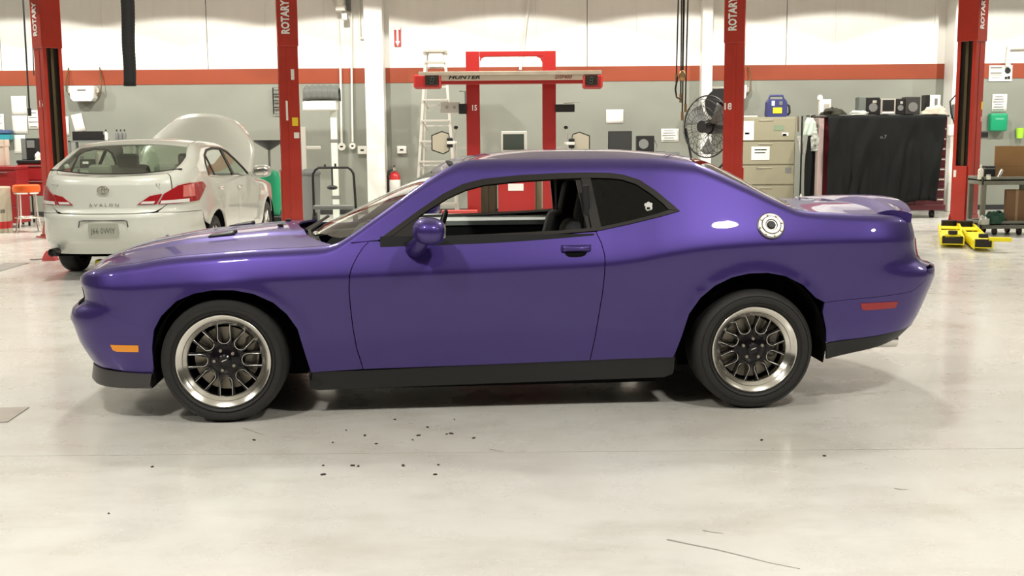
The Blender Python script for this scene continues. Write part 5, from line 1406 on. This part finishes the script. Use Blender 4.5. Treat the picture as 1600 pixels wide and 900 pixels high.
# console behind
Yc = 20.5
x0, x1, z0, z1 = pr(778, 240, 836, 300, Yc)
t = thing('alignment_console', 'red alignment console cabinet standing inside the gantry', 'cabinet', ((x0+x1)/2, Yc+.3, 0)); w = x1-x0
MB().box2((-w/2, -.3, .08), (w/2, .3, z1), .01).build('cabinet', M_HRED, t, 0)
MB().box2((-w/2+.02, -.315, .15), (w/2-.02, -.298, z1-.08), .004).build('front_door', M_HRED, t, 0)
q = pr(794, 287, 818, 298, Yc-.03); MB().box2((q[0]-t.location.x, -.322, q[2]), (q[1]-t.location.x, -.316, q[3])).build('taped_paper', M_PAPER, t, 0)
for sx in (-1, 1): MB().cyl((sx*w*.4, -.24, 0), (sx*w*.4, -.24, .08), .035, n=10).build('caster', M_BLACK, t)
ztc = z1
x0, x1, z0, z1 = pr(783, 205, 823.5, 238, Yc)
t2 = thing('crt_monitor', 'cream framed monitor on top of the red console in the gantry', 'monitor', ((x0+x1)/2, Yc+.2, ztc)); w2 = x1-x0; h2 = z1-ztc
MB().box2((-w2/2, -.18, .03), (w2/2, -.06, h2), .012).build('bezel', mat('monitor_grey', (.45, .45, .40), .5), t2, 0)
MB().box2((-w2/2+.04, -.06, .05), (w2/2-.04, .16, h2-.05), .03).build('back_case', mat('monitor_grey', (.4, .4, .4)), t2, 0)
MB().box2((-w2/2+.035, -.186, .07), (w2/2-.055, -.178, h2-.05)).build('screen', mat('dark_screen', (.045, .055, .045), .15, coat=.5), t2, 0)
MB().box2((-.12, -.1, 0), (.12, .12, .04), .01).build('foot', M_MIDGREY, t2, 0)
for a, b_, lb, mm in ((751, 776, 'tall dark brown locker left of the red console', (.05, .04, .02)), (837, 846.5, 'narrow olive locker right of the red console', (.14, .13, .07))):
    x0, x1, _, z1 = pr(a, 262, b_, 300, 21.2)
    t = thing('locker', lb, 'locker', ((x0+x1)/2, 21.4, 0)); w = x1-x0
    m_ = mat('locker_'+str(a), mm, .6)
    MB().box2((-w/2, -.2, 0), (w/2, .2, z1), .005).build('body', m_, t, 0)
    n_ = 2 if w > .2 else 1
    for k in range(n_): MB().box2((-w/2+w*k/n_+.008, -.212, .06), (-w/2+w*(k+1)/n_-.008, -.198, z1-.05), .003).build('door', m_, t, 0)

# ---------------------------------------------------------------- bench and screens right of the gantry
Yb_ = 21.5
x0, x1, _, zb_ = pr(935, 238, 1062, 250, Yb_)
t = thing('workbench', 'grey workbench behind the coupe roof carrying the black screen', 'bench', ((x0+x1)/2, Yb_+.3, 0)); w = x1-x0
MB().box2((-w/2, -.3, zb_-.05), (w/2, .3, zb_), .006).build('benchtop', M_MIDGREY, t, 0)
for sx in (-1, 1):
    for sy in (-1, 1): MB().box((sx*(w/2-.05), sy*.25, (zb_-.05)/2), (.06, .06, zb_-.05)).build('leg', M_MIDGREY, t, 0)
x0, x1, z0, z1 = pr(950.5, 205, 987.5, 236, Yb_+.1)
t = thing('flat_monitor', 'black flat monitor on the bench below a white sheet', 'monitor', ((x0+x1)/2, Yb_+.15, zb_)); w = x1-x0; h = z1-zb_
MB().box2((-w/2, -.03, .03), (w/2, .03, h), .006).build('case', M_BLACK, t, 0); MB().box2((-w/2+.012, -.034, .045), (w/2-.012, -.029, h-.015)).build('screen', mat('grey_screen', (.03, .032, .03), .4), t, 0); MB().box2((-.1, -.09, 0), (.1, .09, .035), .005).build('stand', M_BLACK, t, 0)
x0, x1, z0, z1 = pr(995, 212, 1022, 236, Yb_+.1)
t = thing('radio', 'black boxy radio with cables on the bench beside the black monitor', 'radio', ((x0+x1)/2, Yb_+.18, zb_)); w = x1-x0; h = z1-zb_
MB().box2((-w/2, -.12, 0), (w/2, .12, h), .012).build('case', M_BLACK, t, 0); MB().cyl((-.04, -.13, h*.5), (-.04, -.118, h*.5), h*.3, n=20).build('speaker_cone', M_MIDGREY, t)
MB().tube([(w/2, -.05, h*.8), (w/2+.06, -.08, h*.4), (w/2+.02, -.12, .02), (w/2+.2, -.15, .012)], .01, 6).build('cable', M_INK, t, 60)

# ---------------------------------------------------------------- pedestal fan
Yn = 18.4
def fan():
    p = at(1105, 198, Yn); R_ = .50
    t = thing('pedestal_fan', 'large black pedestal fan with a wire cage in front of the white column', 'fan', (p.x, Yn, 0))
    rot = math.radians(-52)
    head = MB()
    cz = p.z
    def T(x_, y_, z_): return Vector((x_*math.cos(rot)-y_*math.sin(rot), x_*math.sin(rot)+y_*math.cos(rot), cz+z_))
    def ring(r, y): return [T(r*math.cos(k*math.pi/20), y, r*math.sin(k*math.pi/20)) for k in range(40)]
    MB().tube(ring(R_, -.0), .012, 6, closed=True).build('cage_rim', M_BLACK, t, 60)
    cg = MB()
    for r, y in ((.44, -.10), (.33, -.14), (.2, -.155), (.44, .10), (.3, .13)): cg.tube(ring(r, y), .004, 4, closed=True)
    for k in range(30):
        a = k*2*math.pi/30
        for s_ in (-1, 1):
            cg.tube([T(r*math.cos(a), s_*y, r*math.sin(a)) for r, y in ((.10, .16), (.3, .142), (.44, .10), (R_, 0))], .0035, 4)
    o = cg.build('cage_wires', M_BLACK, t, 60); o['kind'] = 'stuff'
    hb = MB(); hb.cyl(T(0, -.14, 0), T(0, .02, 0), .10, n=18); hb.cyl(T(0, .04, 0), T(0, .34, 0), .12, n=18)
    hb.build('motor', M_BLACK, t, 40)
    for k in range(3):
        b = MB()
        a0 = k*2*math.pi/3+.5
        def bl(u, v):
            r = .09+.36*u; a = a0+(v-.5)*(.55+.5*u)
            return T(r*math.cos(a), .03-.10*(v-.5)*1.3, r*math.sin(a))
        b.grid(bl, 8, 6); b.build('blade', M_MIDGREY, t, 60, thick=.004)
    for sx in (-1, 1):
        MB().tube([T(sx*R_*.98, .02, -.02), T(sx*R_*.75, .05, -.55), T(sx*.1, .06, -cz+.9)], .02, 6).build('yoke', M_BLACK, t, 60)
    MB().cyl((0, 0, .04), (0, 0, .95), .035, n=12).build('pole', M_BLACK, t)
    MB().lathe([(.001, 0), (.36, 0), (.36, .03), (.06, .07), (.001, .07)], n=28).build('base', M_BLACK, t)
fan()
# hose reel behind the third post
p = at(1125, 163, 21.9)
t = thing('hose_reel', 'round black hose reel on the wall behind the lift column numbered 18', 'hose reel', (p.x, 22.0, p.z))
MB().lathe([(.05, -.16), (.30, -.16), (.30, -.14), (.08, -.14), (.08, .14), (.30, .14), (.30, .16), (.05, .16)], axis='Y', n=36, closed=True).build('drum', M_BLACK, t, 30)
MB().lathe([(.09, -.12), (.24, -.12), (.26, 0), (.24, .12), (.09, .12)], axis='Y', n=32, closed=True).build('coiled_hose', M_MIDGREY, t, 40); MB().box((0, .27, 0), (.12, .22, .12)).build('mount', M_ALU, t, 0)
x0, x1, z0, z1 = pr(1110, 134, 1131, 146, YF-.05)
t = thing('wall_bracket', 'pale twin rail bracket above the pedestal fan', 'bracket', ((x0+x1)/2, YF-.05, z0)); w = x1-x0
MB().box2((-w/2, -.03, .09), (w/2, .04, .13), .005).build('rail', M_ALU, t, 0); MB().box2((-w/2, -.03, 0), (w/2, .04, .04), .005).build('rail', M_ALU, t, 0); MB().box2((-.02, .02, 0), (.02, .05, .13)).build('back', M_ALU, t, 0)

# ---------------------------------------------------------------- file cabinet
Yf_ = 20.6
x0, x1, _, zt = pr(1150, 183, 1243.5, 190, Yf_)
t = thing('file_cabinet', 'wide beige lateral file cabinet with taped labels', 'cabinet', ((x0+x1)/2, Yf_+.24, 0)); w = x1-x0; cx = t.location.x
MB().box2((-w/2, -.24, 0), (w/2, .24, zt), .006).build('body', M_BEIGE, t, 0)
zs = [Z(1200, py, Yf_) for py in (183, 220, 257, 288.5, 320, 347)]
for k in range(5):
    z1_, z0_ = zs[k]-.012, max(.04, zs[k+1])
    d_ = MB().box2((-w/2+.012, -.262, z0_+.006), (w/2-.012, -.238, z1_-.006), .006).build('drawer', M_BEIGE, t, 0)
    MB().box2((-w*.12, -.272, z1_-.055), (w*.12, -.258, z1_-.035), .003).build('handle', mat('handle_beige', (.38, .36, .28), .4), d_, 0)
def fcard(px0, py0, px1, py1, m, nm='label_card'):
    a, b_, c, d = pr(px0, py0, px1, py1, Yf_-.03); return MB().box2((a-cx, -.267, c), (b_-cx, -.263, d)).build(nm, m, t, 0)
fcard(1161, 189, 1178, 219, M_PAPER); fcard(1174, 229, 1202.5, 250, M_PAPER); fcard(1182, 262, 1190, 264, M_INK); fcard(1227, 262, 1236, 270, M_MIDGREY)
fcard(1210, 196, 1225, 204, mat('green_sticker', (.2, .27, .18), .7)); fcard(1222, 207, 1232, 212, M_PAPER); fcard(1181, 315, 1192, 320, M_PAPER); fcard(1223, 209, 1229, 212, M_INK)
fcard(1179, 233, 1198, 235, M_INK, 'printed_line'); fcard(1179, 238, 1196, 239.5, M_INK, 'printed_line'); fcard(1164, 207, 1171, 210, M_INK, 'printed_line')
ztf = zt
t2 = thing('notebook', 'thin white notebook lying on the beige file cabinet', 'book', (X(1163, Yf_+.2, 182), Yf_+.2, ztf))
MB().box2((-.22, -.14, 0), (.22, .14, .008)).build('cover', M_INK, t2, 0); MB().box2((-.215, -.135, .008), (.215, .135, .03)).build('pages', M_PAPER, t2, 0)
x0, x1, z0, z1 = pr(1198.5, 148, 1232, 183, Yf_+.1)
t2 = thing('jump_starter', 'dark blue portable jump starter with a yellow label on the file cabinet', 'jump starter', ((x0+x1)/2, Yf_+.22, ztf)); w2 = x1-x0; h2 = z1-ztf
MB().prism([(-w2*.42, 0), (w2*.42, 0), (w2*.48, h2*.1), (w2*.45, h2*.68), (w2*.36, h2*.8), (-w2*.36, h2*.8), (-w2*.45, h2*.68), (-w2*.48, h2*.1)], 'Y', -.10, .12).build('body', M_BLUE, t2, 0)
MB().tube([(-w2*.36, 0, h2*.76), (-w2*.30, 0, h2*.97), (w2*.30, 0, h2*.97), (w2*.36, 0, h2*.76)], .022, 8).build('handle', M_BLUE, t2, 60)
MB().box((-.0, -.104, h2*.30), (w2*.42, .006, h2*.26)).build('label', mat('label_yellow', (.8, .62, .03), .5), t2, 0)
MB().box((-.08, -.104, h2*.62), (.06, .008, .09), .002).build('gauge', mat('pale_blue', (.5, .55, .65), .4), t2, 0); MB().box((.06, -.104, h2*.62), (.06, .008, .07), .002).build('switch', M_MIDGREY, t2, 0)
MB().tube([(w2*.45, 0, h2*.6), (w2*.60, -.02, h2*.5), (w2*.62, -.03, h2*.2), (w2*.52, -.03, .03)], .020, 8).build('clamp_cable', M_BLACK, t2, 60)
p = at(1249, 218, Yf_+.1)
t2 = thing('hanging_tag', 'white tag swinging from the side of the beige file cabinet', 'tag', (X(1246.5, Yf_+.1, 205), Yf_+.1, p.z+.12))
MB().tube([(0, 0, .3), (.01, 0, .02)], .012, 5).build('cord', M_BRASS, t2, 60); MB().box((.07, 0, -.22), (.10, .02, .34), .004, (0, -.22, 0)).build('card', M_PAPER, t2, 0)

# ---------------------------------------------------------------- covered tool chest
Yt = 20.3
x0, x1, _, zt = pr(1280, 183, 1484, 195, Yt)
t = thing('tool_chest', 'big burgundy tool chest draped with a black cover', 'tool chest', ((x0+x1)/2, Yt+.35, 0)); w = x1-x0; cx = t.location.x
MB().box2((-w/2+.05, -.3, .14), (w/2-.02, .35, zt), .01).build('body', M_BURG, t, 0)
MB().box2((-w/2, -.33, .10), (-w/2+.10, .35, zt+.0), .01).build('side_panel', mat('pale_pink_enamel', (.42, .33, .31), .4), t, 0)
MB().box2((-w/2+.10, -.33, .14), (w/2, -.29, .24), .005).build('plinth', M_BURG, t, 0)
MB().box2((-w/2, -.34, zt), (w/2, .36, zt+.03), .008).build('top_board', mat('brown_board', (.05, .035, .03), .5), t, 0)
for k in range(4):
    xx = -w/2+.2+(w-.4)*k/3
    MB().cyl((xx-.03, -.2, .07), (xx+.03, -.2, .07), .07, n=16).build('caster', M_BLACK, t)
for k in range(8):
    zz = zt-.25-(zt-.55)*k/7
    dr = MB().box2((w/2-.55, -.318, zz-.07), (w/2-.03, -.298, zz+.07), .004).build('drawer', M_BURG, t, 0)
    MB().box2((w/2-.16, -.345, zz+.02), (w/2-.05, -.316, zz+.045), .003).build('handle', M_ALU, dr, 0)
wc_ = (X(1476, Yt, 200)-X(1292, Yt, 200)); xl = X(1292, Yt, 200)-cx
def drape(u, v):
    fold = .06*max(0, math.sin(u*19+2.6*v+1.2*math.sin(v*2)))**3*(.35+.65*v)+.02*math.sin(u*51+v*2)*v+.05*vnoise(Vector((u*5, v*2, 3)))
    xx = xl+wc_*u*(1-.02*v)-(.10*v*u**6)
    return Vector((xx, -.40-.05*v-abs(fold)*1.4, zt+.035-(zt-.25)*v*(1-.03*math.sin(u*9))))
MB().grid(drape, 90, 24).build('cover_cloth', M_CLOTH, t, 70, thick=.006)
MB().grid(lambda u, v: Vector((xl+wc_*u, -.40+.3*v, zt+.035+.01*math.sin(u*30))), 60, 4).build('cover_top', M_CLOTH, t, 70, thick=.004)
text_mesh('cover_logo', 'o.7', .09, mat('faded_logo', (.16, .17, .17), .7), t, (X(1374, Yt, 214)-cx, -.57, Z(1374, 214, Yt)), (math.pi/2, 0, 0), .002)
ZT = zt+.045
def on_chest(px0, py0, px1, name, label, cat, build, group=None, Yo=.25, z=None):
    x0, x1, _, z1 = pr(px0, py0, px1, 178, Yt+Yo)
    o = thing(name, label, cat, ((x0+x1)/2, Yt+Yo, z if z is not None else zt+.046), 0, group)
    build(o, x1-x0, z1-(zt+.03)); return o
def spk(m, badge=True, cone=True):
    def f(o, w, h):
        MB().box2((-w/2, -.1, 0), (w/2, .14, h), .01).build('case', m, o, 0)
        if cone: MB().cyl((0, -.108, h*.42), (0, -.098, h*.42), min(w, h)*.32, n=20).build('speaker_cone', M_INK, o)
        if badge: MB().box((w*.1, -.103, h*.75), (w*.3, .006, h*.16), .004).build('badge', M_ALU, o, 0)
    return f
G_ = 'audio boxes on the burgundy tool chest'
on_chest(1339.5, 153, 1350.5, 'speaker', 'grey-sided loudspeaker at the left end of the boxes on the tool chest', 'speaker', spk(mat('speaker_grey', (.13, .15, .13), .6), False, False), G_)
on_chest(1351, 154, 1372, 'speaker', 'black loudspeaker with a pale badge, left of the framed unit on the tool chest', 'speaker', spk(M_BLACK), G_)
def stereo(o, w, h):
    MB().box2((-w/2, -.12, 0), (w/2, .14, h), .006).build('case', M_ALU, o, 0); MB().box2((-w/2+.03, -.126, h*.22), (w/2-.03, -.118, h-.02)).build('front_panel', M_BLACK, o, 0); MB().box2((-w/2+.03, -.126, .02), (w/2-.03, -.118, h*.18)).build('tray', M_PAPER, o, 0)
on_chest(1373, 156, 1396, 'stereo', 'silver framed stereo in the middle of the tool chest top', 'stereo', stereo, G_)
on_chest(1397, 156, 1411, 'speaker', 'black loudspeaker with a pale badge, right of the framed unit on the tool chest', 'speaker', spk(M_BLACK), G_)
on_chest(1412, 153, 1435, 'speaker', 'plain dark loudspeaker at the right end of the boxes on the tool chest', 'speaker', spk(mat('speaker_dark', (.03, .028, .026), .6), False), G_)
def wbx(o, w, h):
    MB().box2((-w/2+.08, -.1, 0), (w/2, .12, h), .006).build('carton', M_WBOX, o, 0); MB().box2((-w/2, -.1, 0), (-w/2+.078, .12, h), .006).build('dark_side', M_BLACK, o, 0); MB().box((w*.2, -.104, h*.68), (.05, .006, .10)).build('print', M_INK, o, 0); MB().box((w*.28, -.104, h*.45), (.09, .006, .04)).build('print', M_INK, o, 0)
on_chest(1443, 150, 1466, 'carton', 'white carton with a dark side standing behind the cream cloth', 'box', wbx, None, .42)
o = thing('cream_cloth', 'crumpled cream cloth on the right end of the tool chest', 'cloth', (X(1458, Yt+.05, 175), Yt+.02, ZT)); rag(o, (.42, .22, .17), 4.1, mat('cream_linen', (.50, .45, .36), .85))
o = thing('dark_rag', 'dark greenish rag heap on the left end of the tool chest', 'rag', (X(1303, Yt+.05, 175), Yt+.1, ZT)); rag(o, (.40, .26, .14), 7.7, mat('dark_olive_cloth', (.03, .03, .02), .9))
o = thing('pale_rag', 'pale grey rag between the dark rag and the speakers', 'rag', (X(1343, Yt+.0, 178), Yt+.02, ZT)); rag(o, (.36, .14, .08), 2.9, mat('pale_rag_cloth', (.42, .45, .40), .9))
def wb2(o, w, h):
    MB().box2((-w/2, -.06, 0), (w/2, .06, h), .006).build('carton', M_WBOX, o, 0); MB().box((.02, -.064, h*.55), (w*.5, .006, h*.35)).build('print', mat('print_grey', (.4, .38, .33), .7), o, 0)
    MB().ball((-w*.45, 0, h+.03), (.10, .08, .12), 10).build('cap', M_PAPER, o)
on_chest(1280, 157, 1297, 'carton', 'white carton at the left corner of the tool chest, above the hanging clothes', 'box', wb2, None, .36)
# clothes hanging left of the chest
Yh = 20.5
def garment(px0, py0, px1, py1, m, seed, label, name, cat, Yg=Yh, flat=1.0):
    x0, x1, z0, z1 = pr(px0, py0, px1, py1, Yg)
    o = thing(name, label, cat, ((x0+x1)/2, Yg, z0), 0, 'clothes hung beside the tool chest'); w, h = x1-x0, z1-z0
    def fn(u, v):
        a = u*2*math.pi; k = (.45+.55*min(1, v*3)) if v < .33 else 1-.12*math.sin(v*5+seed)
        fold = 1+.22*math.sin(a*5+seed+v*3)
        return Vector((math.cos(a)*w/2*k*fold, math.sin(a)*.07*flat*fold*k, h*(1-v)))
    MB().grid(fn, 36, 14).build('cloth', m, o, 70, thick=.004)
    MB().tube([(0, 0, h-.03), (0, 0, h+.03), (.02, 0, h+.06), (.04, 0, h+.03)], .005, 5).build('hook', M_ALU, o)
    return o
p0 = at(1268, 183, Yh)
garment(1257, 184, 1274, 212, mat('pale_green_cloth', (.50, .60, .52), .8), .4, 'pale green shirt hanging beside the file cabinet', 'hanging_shirt', 'shirt', Yh-.16)
garment(1259, 200, 1273, 316, M_CLOTH, 1.9, 'long black coverall hanging left of the tool chest', 'hanging_coverall', 'coverall', Yh+.05)
garment(1268, 205, 1279, 236, mat('black_white_cloth', (.40, .42, .38), .8, var=.9, scale=14), 3.3, 'black and white patterned cloth hanging over the coverall', 'hanging_cloth', 'cloth', Yh-.34, .5)
o = thing('clothes_rail', 'dark steel clothes rail holding the clothes beside the tool chest', 'rail', (X(1265, Yh, 185), Yh+.17, 0))
zr = Z(1267, 181, Yh)
MB().tube([(-.09, 0, 0), (-.09, 0, zr), (.09, 0, zr), (.09, 0, 0)], .015, 6).build('frame', M_BLACK, o, 60); MB().tube([(-.0, -.54, zr), (.0, .05, zr)], .012, 6).build('arm', M_BLACK, o, 60); MB().box2((-.12, -.2, 0), (.11, .2, .03), .005).build('foot', M_BLACK, o, 0)
o = thing('crumpled_bag', 'small pale bag on the floor between file cabinet and tool chest', 'bag', (X(1252, 20.1, 310), 20.15, 0)); rag(o, (.34, .26, .42), 5.5, mat('pale_bag', (.45, .45, .40), .7))

# ---------------------------------------------------------------- right edge
x0, x1, z0, z1 = pr(1547.5, 177, 1574, 205, YW-.16)
t = thing('plastic_box', 'green plastic box on the wall under the white notice', 'box', ((x0+x1)/2, YW-.1, (z0+z1)/2)); w, h = x1-x0, z1-z0
MB().box((0, 0, 0), (w, .18, h), .035, None, 3).build('case', M_GREEN, t); MB().box((0, -.092, h*.18), (w*.5, .006, h*.12), .002).build('label', mat('label_green', (.10, .42, .25), .5), t, 0)
x0, x1, z0, z1 = pr(1588, 200, 1600, 216, YW-.1)
t = thing('lime_cup', 'lime green cup holder on the wall at the right edge', 'cup', ((x0+x1)/2, YW-.09, z0)); r = (x1-x0)/2; h = z1-z0
MB().lathe([(.001, 0), (r*.8, 0), (r, h), (r*.85, h), (r*.7, .02), (.001, .02)], n=24).build('cup', M_LIME, t, 40); MB().box((0, r*.9, h*.5), (.04, .06, .06)).build('bracket', M_BLACK, t, 0)
# box and hose loop behind the right post
p = at(1488, 204, 21.7)
t = thing('junction_box', 'white junction box with a black hose loop behind the right lift column', 'utility box', (p.x, 21.75, p.z))
MB().box((0, 0, 0), (.17, .2, .22), .02).build('case', M_WBOX, t)
MB().tube([(.06, -.03, .1), (-.03, -.03, .32), (-.06, -.03, .55), (.05, -.03, .68), (.2, -.03, .72)], .014, 6).build('hose_loop', M_BLACK, t, 60); MB().box((.08, 0, .36), (.15, .16, .28), .02).build('motor', M_MIDGREY, t); MB().box((0, .16, 0), (.1, .16, .1)).build('mount', M_ALU, t, 0)

Yk = 16.8
x0, x1, _, zt = pr(1534, 276, 1625, 280, Yk)
t = thing('utility_cart', 'grey two-shelf utility cart right of the right hand lift column', 'cart', ((x0+x1)/2, Yk+.25, 0)); w = x1-x0; cx = t.location.x
zl = Z(1570, 345, Yk)
for zz, nm in ((zt, 'top_tray'), (zl, 'lower_tray')):
    b = MB(); b.box2((-w/2, -.28, zz-.12), (w/2, -.255, zz), .006); b.box2((-w/2, .255, zz-.12), (w/2, .28, zz), .006); b.box2((-w/2, -.28, zz-.12), (-w/2+.025, .28, zz), .006); b.box2((w/2-.025, -.28, zz-.12), (w/2, .28, zz), .006); b.box2((-w/2, -.28, zz-.06), (w/2, .28, zz-.04))
    b.build(nm, M_CART, t, 0)
for sx in (-1, 1):
    for sy in (-1, 1):
        MB().box2((sx*(w/2-.04)-.035, sy*.24-.03, zl-.1), (sx*(w/2-.04)+.035, sy*.24+.03, zt-.1), .01).build('leg', M_CART, t, 0)
        MB().cyl((sx*(w/2-.25)-.02, sy*.2, .06), (sx*(w/2-.25)+.02, sy*.2, .06), .06, n=16).build('caster', M_BLACK, t)
        MB().box((sx*(w/2-.25), sy*.2, .12), (.05, .06, .10)).build('caster_fork', M_MIDGREY, t, 0)
zk = zt-.04
text_mesh('tray_lettering', 'T L  3 4 1', .07, M_INK, t, (0, -.282, zl-.06), (math.pi/2, 0, 0), .001)
def kit(px, Yo, z, label, name, cat, fn):
    o = thing(name, label, cat, (X(px, Yk+Yo, 265), Yk+Yo, z)); fn(o); return o
kit(1590, .36, zk, 'large brown cardboard sheet leaning upright on the cart', 'cardboard_sheet', 'cardboard', lambda o: (MB().box2((-.36, -.008, 0), (.42, .008, Z(1580, 228, Yk+.36)-zk), .002).build('board', M_CARD, o, 0), MB().box2((-.36, -.0095, .18), (.42, -.0078, .184)).build('crease', mat('crease_brown', (.2, .11, .05), .9), o, 0)))
bottle(1535, Yk+.05, zk, .22, .04, M_WBOX, M_WBOX, 'white spray bottle on the left of the cart top')
kit(1545, .15, zk, 'dark box of parts on the cart top beside the white bottle', 'parts_box', 'box', lambda o: (MB().box2((-.08, -.06, 0), (.08, .06, .20), .008).build('case', M_BLACK, o, 0), MB().box2((-.085, -.065, .15), (.085, .065, .17), .002).build('lid_rim', M_MIDGREY, o, 0)))
kit(1545, -.02, zk, 'small white jar in front of the dark parts box', 'small_jar', 'jar', lambda o: (MB().lathe([(.001, 0), (.035, 0), (.035, .055), (.001, .055)], n=16).build('jar', M_WBOX, o), MB().lathe([(.001, .055), (.03, .055), (.03, .075), (.001, .075)], n=16).build('lid', M_ALU, o)))
kit(1562, .05, zk, 'shiny silver can lying askew on the cart top', 'silver_can', 'can', lambda o: (MB().cyl((-.02, 0, .03), (.03, 0, .13), .028, n=16).build('can', M_CHROME, o), MB().cyl((.03, 0, .13), (.038, 0, .146), .018, n=12).build('cap', M_WBOX, o)))
kit(1560, .05, zl-.04, 'dark green tarp bundle on the lower tray of the cart', 'tarp_bundle', 'tarp', lambda o: rag(o, (.34, .24, .20), 9.1, mat('dark_green_tarp', (.015, .06, .035), .6)))
kit(1542, -.14, zl-.04, 'white plastic bag in front of the green tarp on the cart', 'plastic_bag', 'bag', lambda o: rag(o, (.17, .14, .13), 6.2, mat('white_bag', (.45, .46, .42), .5)))
kit(1590, .16, zl-.04, 'brown cardboard box on the lower tray of the cart', 'cardboard_box', 'box', lambda o: (MB().box2((-.16, -.03, 0), (.16, .05, .50), .004).build('box', mat('cardboard_dark', (.20, .115, .06), .85), o, 0), MB().box2((-.02, -.032, 0), (.02, -.029, .50)).build('tape', mat('tape_tan', (.34, .22, .12), .4), o, 0)))

# ---------------------------------------------------------------- odds and ends on the floor
p = at(153, 404, 12.4)
t = thing('wheel_chock', 'yellow and tan wheel chock under the rear of the white sedan', 'chock', (p.x, 12.5, 0))
MB().box2((-.09, -.08, 0), (.10, .08, .10), .01).build('wooden_block', mat('pale_wood', (.50, .44, .33), .8), t, 0); MB().box((-.0, 0, .15), (.11, .12, .09), .008, (0, .15, 0)).build('yellow_block', M_YEL, t, 0); MB().cyl((.06, .02, .13), (.2, .02, .14), .035, n=10).build('axle_stub', M_DARK, t)
p = at(73, 394, 14.2)
t = thing('red_chock', 'small red wedge on the floor left of the white sedan', 'chock', (p.x, 14.3, 0))
MB().prism([(-.09, 0), (.09, 0), (.05, .09), (-.02, .13), (-.06, .08)], 'Y', -.06, .06).build('wedge', mat('faded_pink_red', (.60, .09, .09), .6), t, 0); MB().tube([(-.08, 0, .02), (-.2, -.02, .012), (-.26, .0, .012)], .008, 5).build('cord', M_INK, t)
c = [at(-30, 641, 6.2)]
def on_floor(px, py):
    r = cR*((px-800)/FPX)+cU*((450-py)/FPX)+cF
    return Vector((0, 0, CAMH))+r*(-CAMH/r.z)
q = [on_floor(-60, 640), on_floor(46, 637), on_floor(12, 660), on_floor(-60, 664)]
b = MB(); A_ = [b.b.verts.new((v.x, v.y, .001)) for v in q]; B_ = [b.b.verts.new((v.x, v.y, .006)) for v in q]
b.b.faces.new(B_)
for k in range(4): b.b.faces.new((A_[k], A_[(k+1) % 4], B_[(k+1) % 4], B_[k]))
tag(b.build('floor_hatch', mat('hatch_plate', (.46, .42, .37), .5, var=.1, scale=8), None, 0), 'flat worn hatch plate in the floor at the left edge', 'hatch')
q = [on_floor(-40, 424), on_floor(0, 424), on_floor(46, 411), on_floor(10, 411)]
b = MB(); A_ = [b.b.verts.new((v.x, v.y, .001)) for v in q]; B_ = [b.b.verts.new((v.x, v.y, .005)) for v in q]
b.b.faces.new(B_)
for k in range(4): b.b.faces.new((A_[k], A_[(k+1) % 4], B_[(k+1) % 4], B_[k]))
tag(b.build('floor_drain', mat('drain_plate', (.30, .27, .24), .6, var=.2, scale=8), None, 0), 'long grey drain cover in the floor left of the white sedan', 'drain')
# chips of dirt and dark scuffs
chips = [(541, 673), (570, 681), (588, 694), (645, 688), (654, 681), (668, 668), (698, 679), (705, 678), (740, 685), (617, 656), (710, 656), (551, 728), (560, 729), (505, 728), (630, 728), (680, 742), (685, 727), (505, 742), (397, 688), (238, 730), (170, 803), (1190, 688), (1288, 713), (520, 692)]
M_DIRT = mat('dark_dirt', (.05, .045, .04), .9)
for k, (px, py) in enumerate(chips):
    p = on_floor(px, py); s_ = .005+.008*((k*37) % 10)/10
    b = MB().box((0, 0, .003), (s_*2.0, s_*1.2, .006), .002, (0, 0, k*1.7))
    tag(b.build('dirt_chip', M_DIRT, None, 0, loc=(p.x, p.y, 0)), 'dark chip of dirt lying on the pale floor in front of the coupe', 'dirt', 'dirt chips on the floor')
def scuff(pts, r0, label):
    b = MB(); P_ = [on_floor(*p) for p in pts]; n = len(P_)
    L0, L1 = [], []
    for i, p in enumerate(P_):
        d = (P_[min(n-1, i+1)]-P_[max(0, i-1)]).normalized(); nn = Vector((-d.y, d.x, 0)); w = r0*(1-.75*i/(n-1))
        L0.append(b.b.verts.new(p+nn*w+Vector((0, 0, .0012)))); L1.append(b.b.verts.new(p-nn*w+Vector((0, 0, .0012))))
    for i in range(n-1): b.b.faces.new((L0[i], L0[i+1], L1[i+1], L1[i]))
    b.build('floor_scratch', mat('scratch_grey', (.30, .28, .25), .8), fl, 0)
scuff([(1042, 843), (1075, 850), (1120, 859), (1165, 870), (1200, 879), (1250, 889)], .006, '')
scuff([(1098, 829), (1115, 832), (1130, 834)], .004, '')
scuff([(1397, 763), (1408, 765), (1419, 765)], .005, '')
scuff([(380, 669), (395, 674), (415, 681)], .004, '')
scuff([(765, 702), (775, 704), (786, 706)], .005, '')
